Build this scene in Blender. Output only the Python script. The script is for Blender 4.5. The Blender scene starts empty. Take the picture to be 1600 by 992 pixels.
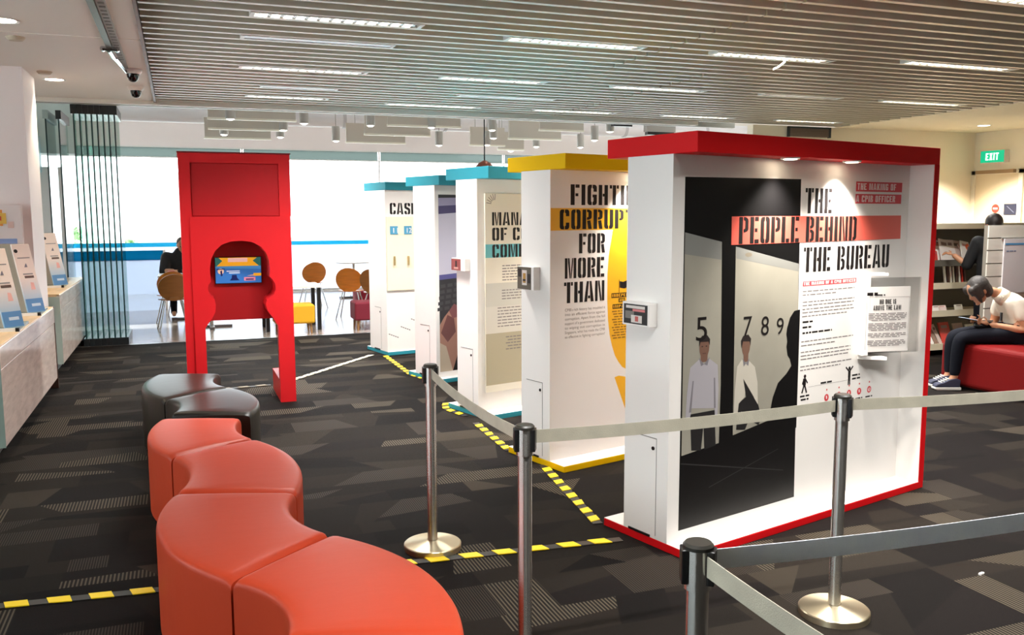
import bpy, bmesh, math, random
from mathutils import Vector, Matrix

# ------------------------------------------------------------------ camera, sky, exposure
C = bpy.context.scene.collection
SC = bpy.context.scene
F_PX, YAW, PITCH, ROLL = 1377.83, 0.358918, 0.11697, -0.002656
cam_d = bpy.data.cameras.new('camera')
cam_d.sensor_fit = 'HORIZONTAL'
cam_d.sensor_width = 36.0
cam_d.lens = F_PX / 1600 * 36.0
cam_d.clip_end = 300
cam = bpy.data.objects.new('camera', cam_d)
C.objects.link(cam)
fw = Vector((math.sin(YAW) * math.cos(PITCH), math.cos(YAW) * math.cos(PITCH), -math.sin(PITCH)))
rt = Vector((math.cos(YAW), -math.sin(YAW), 0))
up = rt.cross(fw)
r2 = rt * math.cos(ROLL) + up * math.sin(ROLL)
u2 = up * math.cos(ROLL) - rt * math.sin(ROLL)
M = Matrix((r2, u2, -fw)).transposed().to_4x4()
M.translation = (0, 0, 1.7)
cam.matrix_world = M
SC.camera = cam

world = bpy.data.worlds.new('sky')
SC.world = world
world.use_nodes = True
bg = world.node_tree.nodes['Background']
bg.inputs[0].default_value = (0.93, 0.97, 1.0, 1)
bg.inputs[1].default_value = 4.0

sun_d = bpy.data.lights.new('sun', 'SUN')
sun_d.energy = 4.0
sun_d.angle = 0.02
sun_d.color = (1, .96, .9)
sun = bpy.data.objects.new('sun', sun_d)
C.objects.link(sun)
sun.rotation_euler = Vector((.12, -1, -.50)).to_track_quat('-Z', 'Y').to_euler()

SC.view_settings.view_transform = 'Standard'
SC.view_settings.look = 'None'
SC.view_settings.gamma = 1.0
SC.view_settings.exposure = 0.86
SC.cycles.use_denoising = True
SC.cycles.max_bounces = 10
SC.cycles.diffuse_bounces = 5
SC.cycles.transparent_max_bounces = 24
SC.cycles.sample_clamp_indirect = 6

LAMP_W = 42.0      # each lit linear ceiling lamp
RNG = random.Random(7)

# ------------------------------------------------------------------ materials
def lin(c):
    def f(v):
        v /= 255.0
        return v / 12.92 if v <= 0.04045 else ((v + 0.055) / 1.055) ** 2.4
    return (f(c[0]), f(c[1]), f(c[2]), 1)

MATS = {}
def mat(name, col=(200, 200, 200), rough=0.5, metal=0.0, spec=0.5, emit=0.0, bump=0.0, bscale=60.0, var=0.0, vscale=6.0, coat=0.0, stretch=None, aniso=0.0):
    if name in MATS:
        return MATS[name]
    m = bpy.data.materials.new(name)
    m.use_nodes = True
    nt = m.node_tree
    b = nt.nodes['Principled BSDF']
    b.inputs['Base Color'].default_value = lin(col)
    b.inputs['Roughness'].default_value = rough
    b.inputs['Metallic'].default_value = metal
    b.inputs['Specular IOR Level'].default_value = spec
    if coat:
        b.inputs['Coat Weight'].default_value = coat
        b.inputs['Coat Roughness'].default_value = 0.15
    if aniso:
        b.inputs['Anisotropic'].default_value = aniso
    if emit:
        b.inputs['Emission Color'].default_value = lin(col)
        b.inputs['Emission Strength'].default_value = emit
    if bump or var:
        tc = nt.nodes.new('ShaderNodeTexCoord')
        src = tc.outputs['Object']
        if stretch:
            mp = nt.nodes.new('ShaderNodeMapping')
            mp.inputs['Scale'].default_value = stretch
            nt.links.new(src, mp.inputs['Vector'])
            src = mp.outputs['Vector']
    if bump:
        n = nt.nodes.new('ShaderNodeTexNoise')
        n.inputs['Scale'].default_value = bscale
        n.inputs['Detail'].default_value = 4
        nt.links.new(src, n.inputs['Vector'])
        bp = nt.nodes.new('ShaderNodeBump')
        bp.inputs['Strength'].default_value = bump
        bp.inputs['Distance'].default_value = 0.01
        nt.links.new(n.outputs['Fac'], bp.inputs['Height'])
        nt.links.new(bp.outputs['Normal'], b.inputs['Normal'])
    if var:
        n = nt.nodes.new('ShaderNodeTexNoise')
        n.inputs['Scale'].default_value = vscale
        n.inputs['Detail'].default_value = 5
        nt.links.new(src, n.inputs['Vector'])
        r = nt.nodes.new('ShaderNodeValToRGB')
        c = lin(col)
        r.color_ramp.elements[0].position = 0.3
        r.color_ramp.elements[1].position = 0.7
        r.color_ramp.elements[0].color = tuple(v * (1 - var) for v in c[:3]) + (1,)
        r.color_ramp.elements[1].color = tuple(min(1, v * (1 + var)) for v in c[:3]) + (1,)
        nt.links.new(n.outputs['Fac'], r.inputs['Fac'])
        nt.links.new(r.outputs['Color'], b.inputs['Base Color'])
    MATS[name] = m
    return m

def glass_mat(name, tint, refl=0.12, rough=0.02, diffuse=0.0, dcol=(230, 235, 240)):
    if name in MATS:
        return MATS[name]
    m = bpy.data.materials.new(name)
    m.use_nodes = True
    nt = m.node_tree
    nt.nodes.clear()
    out = nt.nodes.new('ShaderNodeOutputMaterial')
    t = nt.nodes.new('ShaderNodeBsdfTransparent')
    t.inputs[0].default_value = lin(tint)
    g = nt.nodes.new('ShaderNodeBsdfGlossy')
    g.inputs['Roughness'].default_value = rough
    fr = nt.nodes.new('ShaderNodeFresnel')
    fr.inputs[0].default_value = 1.45
    mx = nt.nodes.new('ShaderNodeMixShader')
    mul = nt.nodes.new('ShaderNodeMath'); mul.operation = 'MULTIPLY'
    mul.inputs[1].default_value = refl * 8
    mul.use_clamp = True
    nt.links.new(fr.outputs[0], mul.inputs[0])
    nt.links.new(mul.outputs[0], mx.inputs[0])
    nt.links.new(t.outputs[0], mx.inputs[1])
    nt.links.new(g.outputs[0], mx.inputs[2])
    last = mx
    if diffuse:
        d = nt.nodes.new('ShaderNodeBsdfTranslucent')
        d.inputs[0].default_value = lin(dcol)
        m2 = nt.nodes.new('ShaderNodeMixShader')
        m2.inputs[0].default_value = diffuse
        nt.links.new(mx.outputs[0], m2.inputs[1])
        nt.links.new(d.outputs[0], m2.inputs[2])
        last = m2
    nt.links.new(last.outputs[0], out.inputs[0])
    MATS[name] = m
    return m

def rib_mat(name, c0, c1, scale):
    if name in MATS:
        return MATS[name]
    m = mat(name, c0, 0.72, spec=0.07)
    nt = m.node_tree
    b = nt.nodes['Principled BSDF']
    tc = nt.nodes.new('ShaderNodeTexCoord')
    w = nt.nodes.new('ShaderNodeTexWave')
    w.wave_type = 'BANDS'; w.bands_direction = 'X'
    w.inputs['Scale'].default_value = scale
    r = nt.nodes.new('ShaderNodeValToRGB')
    r.color_ramp.elements[0].position = 0.45
    r.color_ramp.elements[0].color = lin(c0)
    r.color_ramp.elements[1].position = 0.8
    r.color_ramp.elements[1].color = lin(c1)
    nt.links.new(tc.outputs['Object'], w.inputs['Vector'])
    nt.links.new(w.outputs['Fac'], r.inputs['Fac'])
    nt.links.new(r.outputs['Color'], b.inputs['Base Color'])
    return m

WHITE = mat('white laminate', (238, 234, 230), 0.38, spec=0.4)
PLASTER = mat('white plaster', (246, 240, 232), 0.8, bump=0.05, bscale=200)
WARM = mat('cream wall paint', (250, 240, 218), 0.75, bump=0.04, bscale=200)
RED = mat('red gloss paint', (216, 20, 26), 0.5, spec=0.12)
KRED = mat('red kiosk lacquer', (222, 30, 38), 0.4, spec=0.45)
YEL = mat('yellow gloss paint', (240, 192, 4), 0.5, spec=0.15)
TEAL = mat('teal gloss paint', (50, 140, 156), 0.5, spec=0.15)
BLACK = mat('black plastic', (20, 20, 21), 0.35)
INK = mat('black print', (22, 17, 17), 0.5, spec=0.3)
STEEL = mat('brushed steel', (208, 206, 202), 0.27, metal=1.0, aniso=0.92)
BASEM = mat('brushed base steel', (214, 200, 170), 0.34, metal=1.0, aniso=0.85)
for m_ in (STEEL, BASEM):       # turned metal: fine circular scratches round the upright axis
    tn = m_.node_tree.nodes.new('ShaderNodeTangent')
    tn.direction_type = 'RADIAL'; tn.axis = 'Z'
    b_ = m_.node_tree.nodes['Principled BSDF']
    b_.inputs['Anisotropic Rotation'].default_value = .25
    m_.node_tree.links.new(tn.outputs[0], b_.inputs['Tangent'])
CHROME = mat('chrome', (205, 208, 212), 0.1, metal=1.0)
GREYM = mat('grey painted metal', (150, 148, 142), 0.4)

# ------------------------------------------------------------------ mesh helpers
class MB:
    def __init__(self):
        self.v = []; self.f = []; self.mi = []; self.mats = []
    def _m(self, m):
        if m is None:
            return 0
        if m not in self.mats:
            self.mats.append(m)
        return self.mats.index(m)
    def add(self, vs, fs, m=None):
        o = len(self.v); k = self._m(m)
        self.v += [tuple(p) for p in vs]
        for f in fs:
            self.f.append([i + o for i in f]); self.mi.append(k)
        return self
    def box(self, x0, x1, y0, y1, z0, z1, m=None):
        vs = [(x0, y0, z0), (x1, y0, z0), (x1, y1, z0), (x0, y1, z0), (x0, y0, z1), (x1, y0, z1), (x1, y1, z1), (x0, y1, z1)]
        return self.add(vs, [(0, 3, 2, 1), (4, 5, 6, 7), (0, 1, 5, 4), (1, 2, 6, 5), (2, 3, 7, 6), (3, 0, 4, 7)], m)
    def prism(self, poly, a, b, axis='y', m=None):
        """poly: (u,v) ring; extruded from a to b along axis. y: (x,z)  z: (x,y)  x: (y,z)"""
        n = len(poly)
        ar = sum(poly[i][0] * poly[(i + 1) % n][1] - poly[(i + 1) % n][0] * poly[i][1] for i in range(n))
        if ar < 0:
            poly = poly[::-1]
        def P(u, v, w):
            return {'y': (u, w, v), 'z': (u, v, w), 'x': (w, u, v)}[axis]
        vs = [P(u, v, a) for u, v in poly] + [P(u, v, b) for u, v in poly]
        fs = [list(range(n))[::-1], list(range(n, 2 * n))] + [(i, (i + 1) % n, n + (i + 1) % n, n + i) for i in range(n)]
        if axis == 'y':
            fs = [list(f)[::-1] for f in fs]
        return self.add(vs, fs, m)
    def cyl(self, p0, p1, r0, r1=None, n=12, m=None, cap=True):
        r1 = r0 if r1 is None else r1
        p0 = Vector(p0); p1 = Vector(p1)
        d = (p1 - p0).normalized()
        a = d.orthogonal().normalized(); b = d.cross(a)
        vs = []
        for p, r in ((p0, r0), (p1, r1)):
            for i in range(n):
                t = 2 * math.pi * i / n
                vs.append(p + (a * math.cos(t) + b * math.sin(t)) * r)
        fs = [(i, (i + 1) % n, n + (i + 1) % n, n + i) for i in range(n)]
        if cap:
            fs += [list(range(n))[::-1], list(range(n, 2 * n))]
        return self.add(vs, fs, m)
    def tube(self, pts, r, n=8, m=None):
        for i in range(len(pts) - 1):
            self.cyl(pts[i], pts[i + 1], r, n=n, m=m)
        return self
    def lathe(self, prof, c=(0, 0, 0), n=32, m=None):
        vs = []; fs = []
        k = len(prof)
        for i in range(n):
            t = 2 * math.pi * i / n
            for r, z in prof:
                vs.append((c[0] + r * math.cos(t), c[1] + r * math.sin(t), c[2] + z))
        for i in range(n):
            j = (i + 1) % n
            for q in range(k - 1):
                fs.append((i * k + q, j * k + q, j * k + q + 1, i * k + q + 1))
        return self.add(vs, fs, m)
    def ell(self, c, rx, ry, rz, n=16, k=10, m=None):
        vs = []; fs = []
        for a in range(k + 1):
            ph = math.pi * a / k
            for i in range(n):
                t = 2 * math.pi * i / n
                vs.append((c[0] + rx * math.sin(ph) * math.cos(t), c[1] + ry * math.sin(ph) * math.sin(t), c[2] + rz * math.cos(ph)))
        for a in range(k):
            for i in range(n):
                fs.append((a * n + i, (a + 1) * n + i, (a + 1) * n + (i + 1) % n, a * n + (i + 1) % n))
        return self.add(vs, fs, m)
    def face(self, pts, m=None):
        return self.add(pts, [list(range(len(pts)))], m)
    def mesh(self, name, m=None, smooth=None):
        me = bpy.data.meshes.new(name)
        me.from_pydata(self.v, [], self.f)
        mats = self.mats or [m]
        for x in mats:
            me.materials.append(x)
        if self.mats:
            for p, k in zip(me.polygons, self.mi):
                p.material_index = k
        if smooth is not None:
            for p in me.polygons:
                p.use_smooth = True
            me.set_sharp_from_angle(angle=math.radians(smooth))
        me.update()
        return me
    def build(self, name, m=None, parent=None, loc=(0, 0, 0), rz=0, bevel=0, seg=2, smooth=None):
        o = bpy.data.objects.new(name, self.mesh(name, m, smooth))
        C.objects.link(o)
        o.location = loc
        o.rotation_euler = (0, 0, rz)
        if parent:
            o.parent = parent
        if bevel:
            b = o.modifiers.new('bevel', 'BEVEL')
            b.width = bevel; b.segments = seg; b.limit_method = 'ANGLE'; b.angle_limit = math.radians(40)
            b.harden_normals = False
        return o

def tag(o, label, cat, group=None, kind=None):
    if label: o['label'] = label
    if cat: o['category'] = cat
    if group: o['group'] = group
    if kind: o['kind'] = kind
    return o

def empty(name, loc, label, cat, group=None, rz=0):
    o = bpy.data.objects.new(name, None)
    C.objects.link(o)
    o.location = loc
    o.rotation_euler = (0, 0, rz)
    o.empty_display_size = 0.2
    return tag(o, label, cat, group)

def struct(o, label=None, cat=None):
    o['kind'] = 'structure'
    return tag(o, label, cat)

def copy_tree(o, parent=None):
    c = o.copy(); C.objects.link(c)
    if parent: c.parent = parent
    for ch in list(o.children):
        copy_tree(ch, c)
    return c

def B(*a, m=None):
    return MB().box(*a, m=m)

# ------------------------------------------------------------------ stencil lettering
def arcpts(cx, cy, rx, ry, a0, a1, n=5):
    return [(cx + rx * math.cos(math.radians(a0 + (a1 - a0) * i / n)), cy + ry * math.sin(math.radians(a0 + (a1 - a0) * i / n))) for i in range(n + 1)]
def rc(x0, y0, x1, y1):
    return [(x0, y0), (x1, y0), (x1, y1), (x0, y1)]
def halfL(x0, x1, y0, y1, rx, ry):      # ( shape with rounded outer corners
    return [(x1, y0), (x1, y1)] + arcpts(x0 + rx, y1 - ry, rx, ry, 90, 180) + arcpts(x0 + rx, y0 + ry, rx, ry, 180, 270)
def halfR(x0, x1, y0, y1, rx, ry):
    return [(x0, y0)] + arcpts(x1 - rx, y0 + ry, rx, ry, -90, 0) + arcpts(x1 - rx, y1 - ry, rx, ry, 0, 90) + [(x0, y1)]
def ringR(x0, x1, y0, y1, s, t):        # ) hook with inner hole
    rx, ry = (x1 - x0) * .9, min(.14, (y1 - y0) * .4)
    o = [(x0, y0)] + arcpts(x1 - rx, y0 + ry, rx, ry, -90, 0) + arcpts(x1 - rx, y1 - ry, rx, ry, 0, 90) + [(x0, y1)]
    i = [(x0, y1 - t)] + [(x1 - s, y1 - t - .03), (x1 - s, y0 + t + .03)] + [(x0, y0 + t)]
    return o + i
def glyphs(ch):
    s = .40
    if ch == 'I': return .46, [rc(.03, 0, .43, 1)]
    if ch == 'T': return 1., [rc(.32, 0, .70, 1), rc(0, .83, .25, 1), rc(.77, .83, 1, 1)]
    if ch == 'H': return 1., [rc(0, 0, .38, 1), rc(.62, 0, 1, 1), rc(.43, .43, .62, .57)]
    if ch == 'E': return .96, [rc(0, 0, .42, 1), rc(.50, .84, .93, 1), rc(.50, .43, .80, .57), rc(.50, 0, .96, .16)]
    if ch == 'F': return .9, [rc(0, 0, .42, 1), rc(.50, .84, .92, 1), rc(.50, .43, .80, .57)]
    if ch == 'L': return .9, [rc(0, 0, .42, 1), rc(.50, 0, .9, .16)]
    if ch == 'O': return 1., [ring2(0, .46), ring2m(.54, 1.)]
    if ch == 'C': return 1., [ring2(0, .46), [(.54, .84), (.54, 1)] + arcpts(.75, .86, .25, .14, 90, 0) + [(1, .66), (.64, .66), (.64, .80)], [(.54, .16), (.64, .2), (.64, .34), (1, .34)] + arcpts(.75, .14, .25, .14, 0, -90) + [(.54, 0)]]
    if ch == 'G': return 1., [ring2(0, .46), [(.54, .84), (.54, 1)] + arcpts(.75, .86, .25, .14, 90, 0) + [(1, .66), (.64, .66), (.64, .80)], [(.54, 0), (.54, .14), (.64, .2), (.64, .38), (.54, .38), (.54, .52), (1, .52)] + arcpts(.75, .14, .25, .14, 0, -90)]
    if ch == 'D': return 1., [rc(0, 0, s, 1), ringR(.48, 1, 0, 1, .38, .13)]
    if ch == 'P': return 1., [rc(0, 0, s, 1), ringR(.48, 1, .42, 1, .36, .12)]
    if ch == 'R': return 1., [rc(0, 0, s, 1), ringR(.48, 1, .47, 1, .36, .12), [(.50, .42), (.86, .45), (1.02, 0), (.64, 0)]]
    if ch == 'B': return 1., [rc(0, 0, s, 1), ringR(.48, .97, .52, 1, .36, .11), ringR(.48, 1, 0, .49, .36, .11)]
    if ch == 'U': return 1., [[(0, 1), (.38, 1), (.38, .2), (.46, .14), (.46, 0)] + arcpts(.25, .14, .25, .14, -90, -180), [(.62, 1), (1, 1)] + arcpts(.75, .14, .25, .14, 0, -90) + [(.54, 0), (.54, .14), (.62, .2)]]
    if ch == 'N': return 1.1, [rc(0, 0, .30, 1), rc(.80, 0, 1.1, 1), [(.36, 1), (.52, 1), (.76, .1), (.76, 0), (.60, 0), (.36, .82)]]
    if ch == 'M': return 1.4, [rc(0, 0, .32, 1), rc(1.06, 0, 1.4, 1), [(.38, 1), (.56, 1), (.70, .22), (.70, 0), (.58, 0), (.38, .80)], [(1.0, 1), (.88, 1), (.74, .22), (.74, 0), (.82, 0), (1.0, .80)]]
    if ch == 'A': return 1.12, [[(0, 0), (.34, 0), (.54, 1), (.28, 1)], [(.60, 1), (.84, 1), (1.12, 0), (.76, 0)], [(.42, .16), (.70, .16), (.67, .30), (.45, .30)]]
    if ch == 'S': return 1., [[(.46, 1)] + arcpts(.25, .86, .25, .14, 90, 180) + [(0, .58), (.2, .48), (.62, .36), (.62, .16), (.54, .14), (.54, 0)] + arcpts(.75, .14, .25, .14, -90, 0) + [(1, .44), (.8, .56), (.38, .66), (.38, .84), (.46, .86)], [(.54, 1)] + arcpts(.75, .86, .25, .14, 90, 0) + [(1, .72), (.62, .72), (.62, .84), (.54, .86)], [(.46, 0)] + arcpts(.25, .14, .25, .14, -90, -180) + [(0, .3), (.38, .3), (.38, .16), (.46, .14)]]
    if ch == 'V': return 1.1, [[(0, 1), (.36, 1), (.54, .1), (.54, 0), (.36, 0)], [(1.1, 1), (.76, 1), (.60, .1), (.60, 0), (.74, 0)]]
    if ch == 'W': return 1.5, [[(0, 1), (.32, 1), (.44, .1), (.40, 0), (.2, 0)], [(.6, 1), (.9, 1), (.72, 0), (.5, 0)], [(1.5, 1), (1.2, 1), (1.02, .1), (1.06, 0), (1.3, 0)]]
    if ch == 'K': return 1.05, [rc(0, 0, .38, 1), [(.44, .52), (.66, 1), (1.02, 1), (.78, .54), (1.05, 0), (.68, 0), (.44, .46)]]
    if ch == 'X': return 1., [[(0, 1), (.38, 1), (1, 0), (.62, 0)], [(.62, 1), (1, 1), (.38, 0), (0, 0)]]
    return .45, []
def ring2(x0, x1):
    o = [(x1, 1)] + arcpts(x0 + .25, .86, .25, .14, 90, 180) + arcpts(x0 + .25, .14, .25, .14, 180, 270) + [(x1, 0)]
    return o + [(x1, .13), (x0 + .38, .2), (x0 + .38, .8), (x1, .87)]
def ring2m(x0, x1):
    return [(x0 + x1 - x, y) for x, y in ring2(x0, x1)][::-1]

def lettering(mb, text, x0, x1, z0, z1, y, m, italic=0.0, gap=.2):
    """fills the box x0..x1, z0..z1 on the plane y (facing -y)"""
    adv = 0; out = []
    for ch in text:
        w, ps = glyphs(ch)
        for p in ps:
            out.append([(adv + a, b) for a, b in p])
        adv += w + gap
    adv -= gap
    sx = (x1 - x0) / adv
    for p in out:
        q = [(x0 + (a + italic * b) * sx, y, z0 + b * (z1 - z0)) for a, b in p]
        n = len(q)
        ar = sum(q[i][0] * q[(i + 1) % n][2] - q[(i + 1) % n][0] * q[i][2] for i in range(n))
        if ar < 0: q = q[::-1]
        mb.face(q, m)
    return mb

def font_mesh(text, size, x, y, z, m, name, parent, width=None, align='LEFT'):
    cu = bpy.data.curves.new(name, 'FONT')
    cu.body = text; cu.size = size; cu.align_x = align
    o = bpy.data.objects.new(name, cu)
    C.objects.link(o)
    bpy.context.view_layer.update()
    me = bpy.data.meshes.new_from_object(o)
    if width:
        xs = [v.co.x for v in me.vertices]
        k = width / max(1e-6, max(xs) - min(xs))
        for v in me.vertices: v.co.x *= k
    bpy.data.objects.remove(o)
    me.transform(Matrix.Rotation(math.pi / 2, 4, 'X'))
    me.materials.append(m)
    me.name = name
    r = bpy.data.objects.new(name, me)
    C.objects.link(r)
    r.location = (x, y, z)
    r.parent = parent
    return r

def text_strips(mb, x0, x1, z, h, y, m, rng):
    """a line of small unreadable print: word-long strokes"""
    x = x0
    while x < x1 - .006:
        w = min(rng.uniform(.018, .055), x1 - x)
        mb.face([(x, y, z - h / 2), (x + w, y, z - h / 2), (x + w, y, z + h / 2), (x, y, z + h / 2)], m)
        x += w + .008

def disc_poly(cx, cz, r, n=16, rz=None):
    rz = r if rz is None else rz
    return [(cx + r * math.cos(2 * math.pi * i / n), cz + rz * math.sin(2 * math.pi * i / n)) for i in range(n)]

def flat(mb, poly, y, m):
    n = len(poly)
    ar = sum(poly[i][0] * poly[(i + 1) % n][1] - poly[(i + 1) % n][0] * poly[i][1] for i in range(n))
    if ar < 0: poly = poly[::-1]
    mb.face([(a, y, b) for a, b in poly], m)

# ================================================================== THE SETTING
CEIL = 3.1
TH = 12.55          # carpet ends, timber floor of the cafe starts

# floor and carpet pieces
floor = struct(B(-8, 13.3, -5, TH, -0.06, -0.006).build('floor', mat('carpet backing', (46, 42, 40), 0.95)),
               'dark patchwork carpet floor of the hall', 'floor')
CARP = [mat('carpet charcoal', (23, 19, 18), 0.8, spec=.07, bump=.3, bscale=400), mat('carpet umber', (27, 23, 20), 0.8, spec=.07, bump=.3, bscale=400),
        mat('carpet taupe', (33, 28, 24), 0.8, spec=.07, bump=.3, bscale=400), mat('carpet ash', (39, 34, 29), 0.8, spec=.07, bump=.3, bscale=400),
        mat('carpet pale', (51, 45, 38), 0.8, spec=.07, bump=.3, bscale=400), mat('carpet black', (18, 15, 14), 0.8, spec=.07, bump=.3, bscale=400),
        rib_mat('carpet ribbed dark', (25, 21, 19), (58, 51, 44), 26), rib_mat('carpet ribbed pale', (25, 21, 19), (84, 76, 64), 18)]
CW = [20, 22, 18, 9, 3, 16, 9, 9]
patches = []
y = 0.6
while y < TH - .02:
    h = min(RNG.choice([.16, .2, .25, .25, .33, .42]), TH - y)
    if TH - y - h < .12: h = TH - y
    x = -3.0 - RNG.random() * .5
    s0 = RNG.uniform(-.12, .12)
    while x < 13.2:
        w = RNG.choice([.18, .25, .25, .36, .5, .5, .7])
        s1 = RNG.choice([0, 0, 0, .1, -.14, .24, -.2])
        x1 = min(x + w, 13.28)
        k = RNG.choices(range(8), CW)[0]
        quad = [(x - s0 / 2, y), (x1 - s1 / 2, y), (x1 + s1 / 2, y + h), (x + s0 / 2, y + h)]
        if w >= .36 and RNG.random() < .55 and h > .19:       # split by a long wedge
            t0, t1 = RNG.uniform(.1, .9), RNG.uniform(.1, .9)
            a = (quad[0][0], y + h * t0); b = (quad[1][0], y + h * t1)
            a = (quad[0][0] + (quad[3][0] - quad[0][0]) * t0, a[1]); b = (quad[1][0] + (quad[2][0] - quad[1][0]) * t1, b[1])
            patches.append(([quad[0], quad[1], b, a], k))
            patches.append(([a, b, quad[2], quad[3]], RNG.choices(range(8), CW)[0]))
        else:
            patches.append((quad, k))
        s0 = s1
        x = x1
    y += h
def view_key(q):
    cx = sum(p[0] for p in q) / 4; cy = sum(p[1] for p in q) / 4
    d = Vector((cx, cy, -1.7))
    z = d.dot(fw)
    if z < .5: return 1e9
    px = 800 + F_PX * d.dot(r2) / z; py = 496 - F_PX * d.dot(u2) / z
    return z if (-60 < px < 1660 and py < 1060) else 1e6 + z
patches.sort(key=lambda p: view_key(p[0]))
rest = MB()
for i, (q, k) in enumerate(patches):
    if i < 280:
        MB().prism(q, -.006, 0.0, 'z').build('carpet_piece', CARP[k], floor)
    else:
        rest.prism(q, -.006, 0.0, 'z', m=CARP[k])
rest.build('carpet_piece', None, floor)['kind'] = 'stuff'

wood = mat('cafe timber floor', (150, 136, 124), 0.16, spec=.6, var=.18, vscale=3, stretch=(1, 8, 1))
struct(B(-8, 13.3, TH, 20.0, -.06, -.002).build('floor', wood), 'glossy pale timber floor of the cafe beyond the carpet', 'floor')
struct(B(-8, 13.3, TH - .02, TH + .03, -.05, .003).build('trim_1', mat('steel threshold', (170, 168, 165), .3, metal=1)), 'thin metal threshold strip where the carpet ends', 'trim')
ground = struct(B(-40, 60, 20.2, 70, -.3, -.1).build('floor', mat('outside paving', (205, 205, 200), .9)), 'pale paving outside the cafe windows', 'ground')

# plaster ceiling at left and right, slatted field between
ceilL = struct(B(-8, -.2, -5, 12.05, CEIL, CEIL + .35).build('ceiling', PLASTER), 'smooth white plaster ceiling above the counters', 'ceiling')
B(-8, -.2, 7.9, 7.915, CEIL - .004, CEIL).build('ceiling_joint', PLASTER, ceilL)
struct(B(10.2, 13.3, -5, 12.0, CEIL, CEIL + .35).build('ceiling', WARM), 'cream plaster soffit at the right of the slats', 'ceiling')
slat_root = struct(B(-.2, 10.2, -5, 12.05, 3.30, 3.45).build('ceiling', mat('grey ceiling void', (92, 90, 84), .9)), 'slatted grey metal ceiling over the exhibition', 'ceiling')
SLAT = mat('grey slat enamel', (206, 199, 182), 0.34, spec=.6)
m1 = B(-.195, 3.97, -.024, .024, CEIL, CEIL + .13).mesh('slat', SLAT)
m2 = B(3.99, 10.2, -.024, .024, CEIL, CEIL + .13).mesh('slat', SLAT)
m3 = B(-.195, 5.10, -.024, .024, CEIL, CEIL + .13).mesh('slat', SLAT)
m4 = B(5.12, 10.2, -.024, .024, CEIL, CEIL + .13).mesh('slat', SLAT)
PITCHY = 0.214
slat_y = [6.535 + PITCHY * i for i in range(-15, 26)]
for i, yy in enumerate(slat_y):
    for me in ((m1, m2) if yy < 8 else (m3, m4)):
        o = bpy.data.objects.new('slat', me); C.objects.link(o)
        o.location = (0, yy, 0); o.parent = slat_root
rest = MB()
for i in range(16, 52):
    rest.box(-.195, 10.2, 6.535 - PITCHY * i - .024, 6.535 - PITCHY * i + .024, CEIL, CEIL + .13)
rest.build('slat', SLAT, slat_root)['kind'] = 'stuff'
struct(B(-.225, -.2, -5, 12.05, CEIL - .02, CEIL + .14).build('trim_2', mat('brown edge trim', (120, 84, 66), .5)), 'brown edge strip between plaster and slatted ceiling', 'trim')
struct(B(-8, 7.6, 12.02, 12.12, CEIL - .045, CEIL + .2).build('trim_3', mat('bright white trim', (244, 242, 232), .5)), 'white ceiling lip above the cafe opening', 'trim')
struct(B(-8, 8.6, 12.12, 12.2, CEIL + .1, 4.3).build('wall_opening', PLASTER), 'white bulkhead above the cafe opening', 'wall')

# cream walls at right
wb = struct(B(8.6, 13.3, 12.0, 12.15, 0, CEIL).build('wall_back', WARM), 'cream back wall to the right of the cafe', 'wall')
wr = struct(B(13.3, 13.45, -5, 12.15, 0, CEIL).build('wall_right', WARM), 'cream right wall with the emergency door', 'wall')
struct(B(-8, 13.3, -5.15, -5, 0, 3.3).build('wall_front', mat('dim beige wall', (150, 140, 128), .8)), 'plain wall of the hall', 'wall')
v = tag(B(9.25, 10.02, 11.93, 12.0, 2.93, 3.075).build('wall_grille', mat('brown grille', (120, 104, 92), .6)), 'brown louvred wall grille high above the red stand', 'vent')
MB().box(9.22, 10.06, 11.915, 11.96, 3.06, 3.085).box(9.22, 9.25, 11.915, 11.96, 2.92, 3.085).box(10.02, 10.06, 11.915, 11.96, 2.92, 3.085).build('grille_frame', mat('dark frame', (52, 62, 64), .5), v)
for k in range(4):
    B(9.25, 10.02, 11.918, 11.93, 2.94 + k * .03, 2.952 + k * .03).build('louvre', mat('brown grille', (120, 104, 92)), v)

# door and frame on the right wall
d = struct(empty('door_1', (13.3, 11.0, 0), 'cream emergency door with an overhead closer', 'door'))
DOORM = mat('door cream', (238, 220, 188), .6)
B(-.03, 0, .05, .92, 0, 2.36).build('door_leaf', DOORM, d)
MB().box(-.05, 0, -.03, .05, 0, 2.43).box(-.05, 0, .92, 1.0, 0, 2.43).box(-.05, 0, -.03, 1.0, 2.36, 2.43).build('door_frame', WARM, d)
B(-.12, -.05, .1, .86, 2.37, 2.43).build('door_closer', mat('bronze closer', (168, 140, 110), .4, metal=.5), d)
ns = MB()
ns.prism(disc_poly(.48, 1.77, .075), -.036, -.03, 'x', m=mat('sign red', (206, 62, 50), .5))
ns.box(-.04, -.036, .435, .525, 1.755, 1.785, m=mat('sign white', (240, 236, 228), .5))
ns.build('no_entry_sign', None, d)
dk = B(-.036, -.03, .05, .31, 1.66, 1.85).build('door_notice', mat('navy notice', (34, 40, 66), .4), d)
MB().add([(-.038, .1, 1.70), (-.038, .12, 1.70), (-.038, .26, 1.81), (-.038, .24, 1.81)], [(0, 1, 2, 3)]).build('notice_stroke', mat('notice grey', (110, 116, 140)), dk)
wl = struct(B(13.2, 13.3, -5, 12, 1.38, 1.44).build('trim_4', WARM), 'cream dado rail along the right wall', 'trim')

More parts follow.
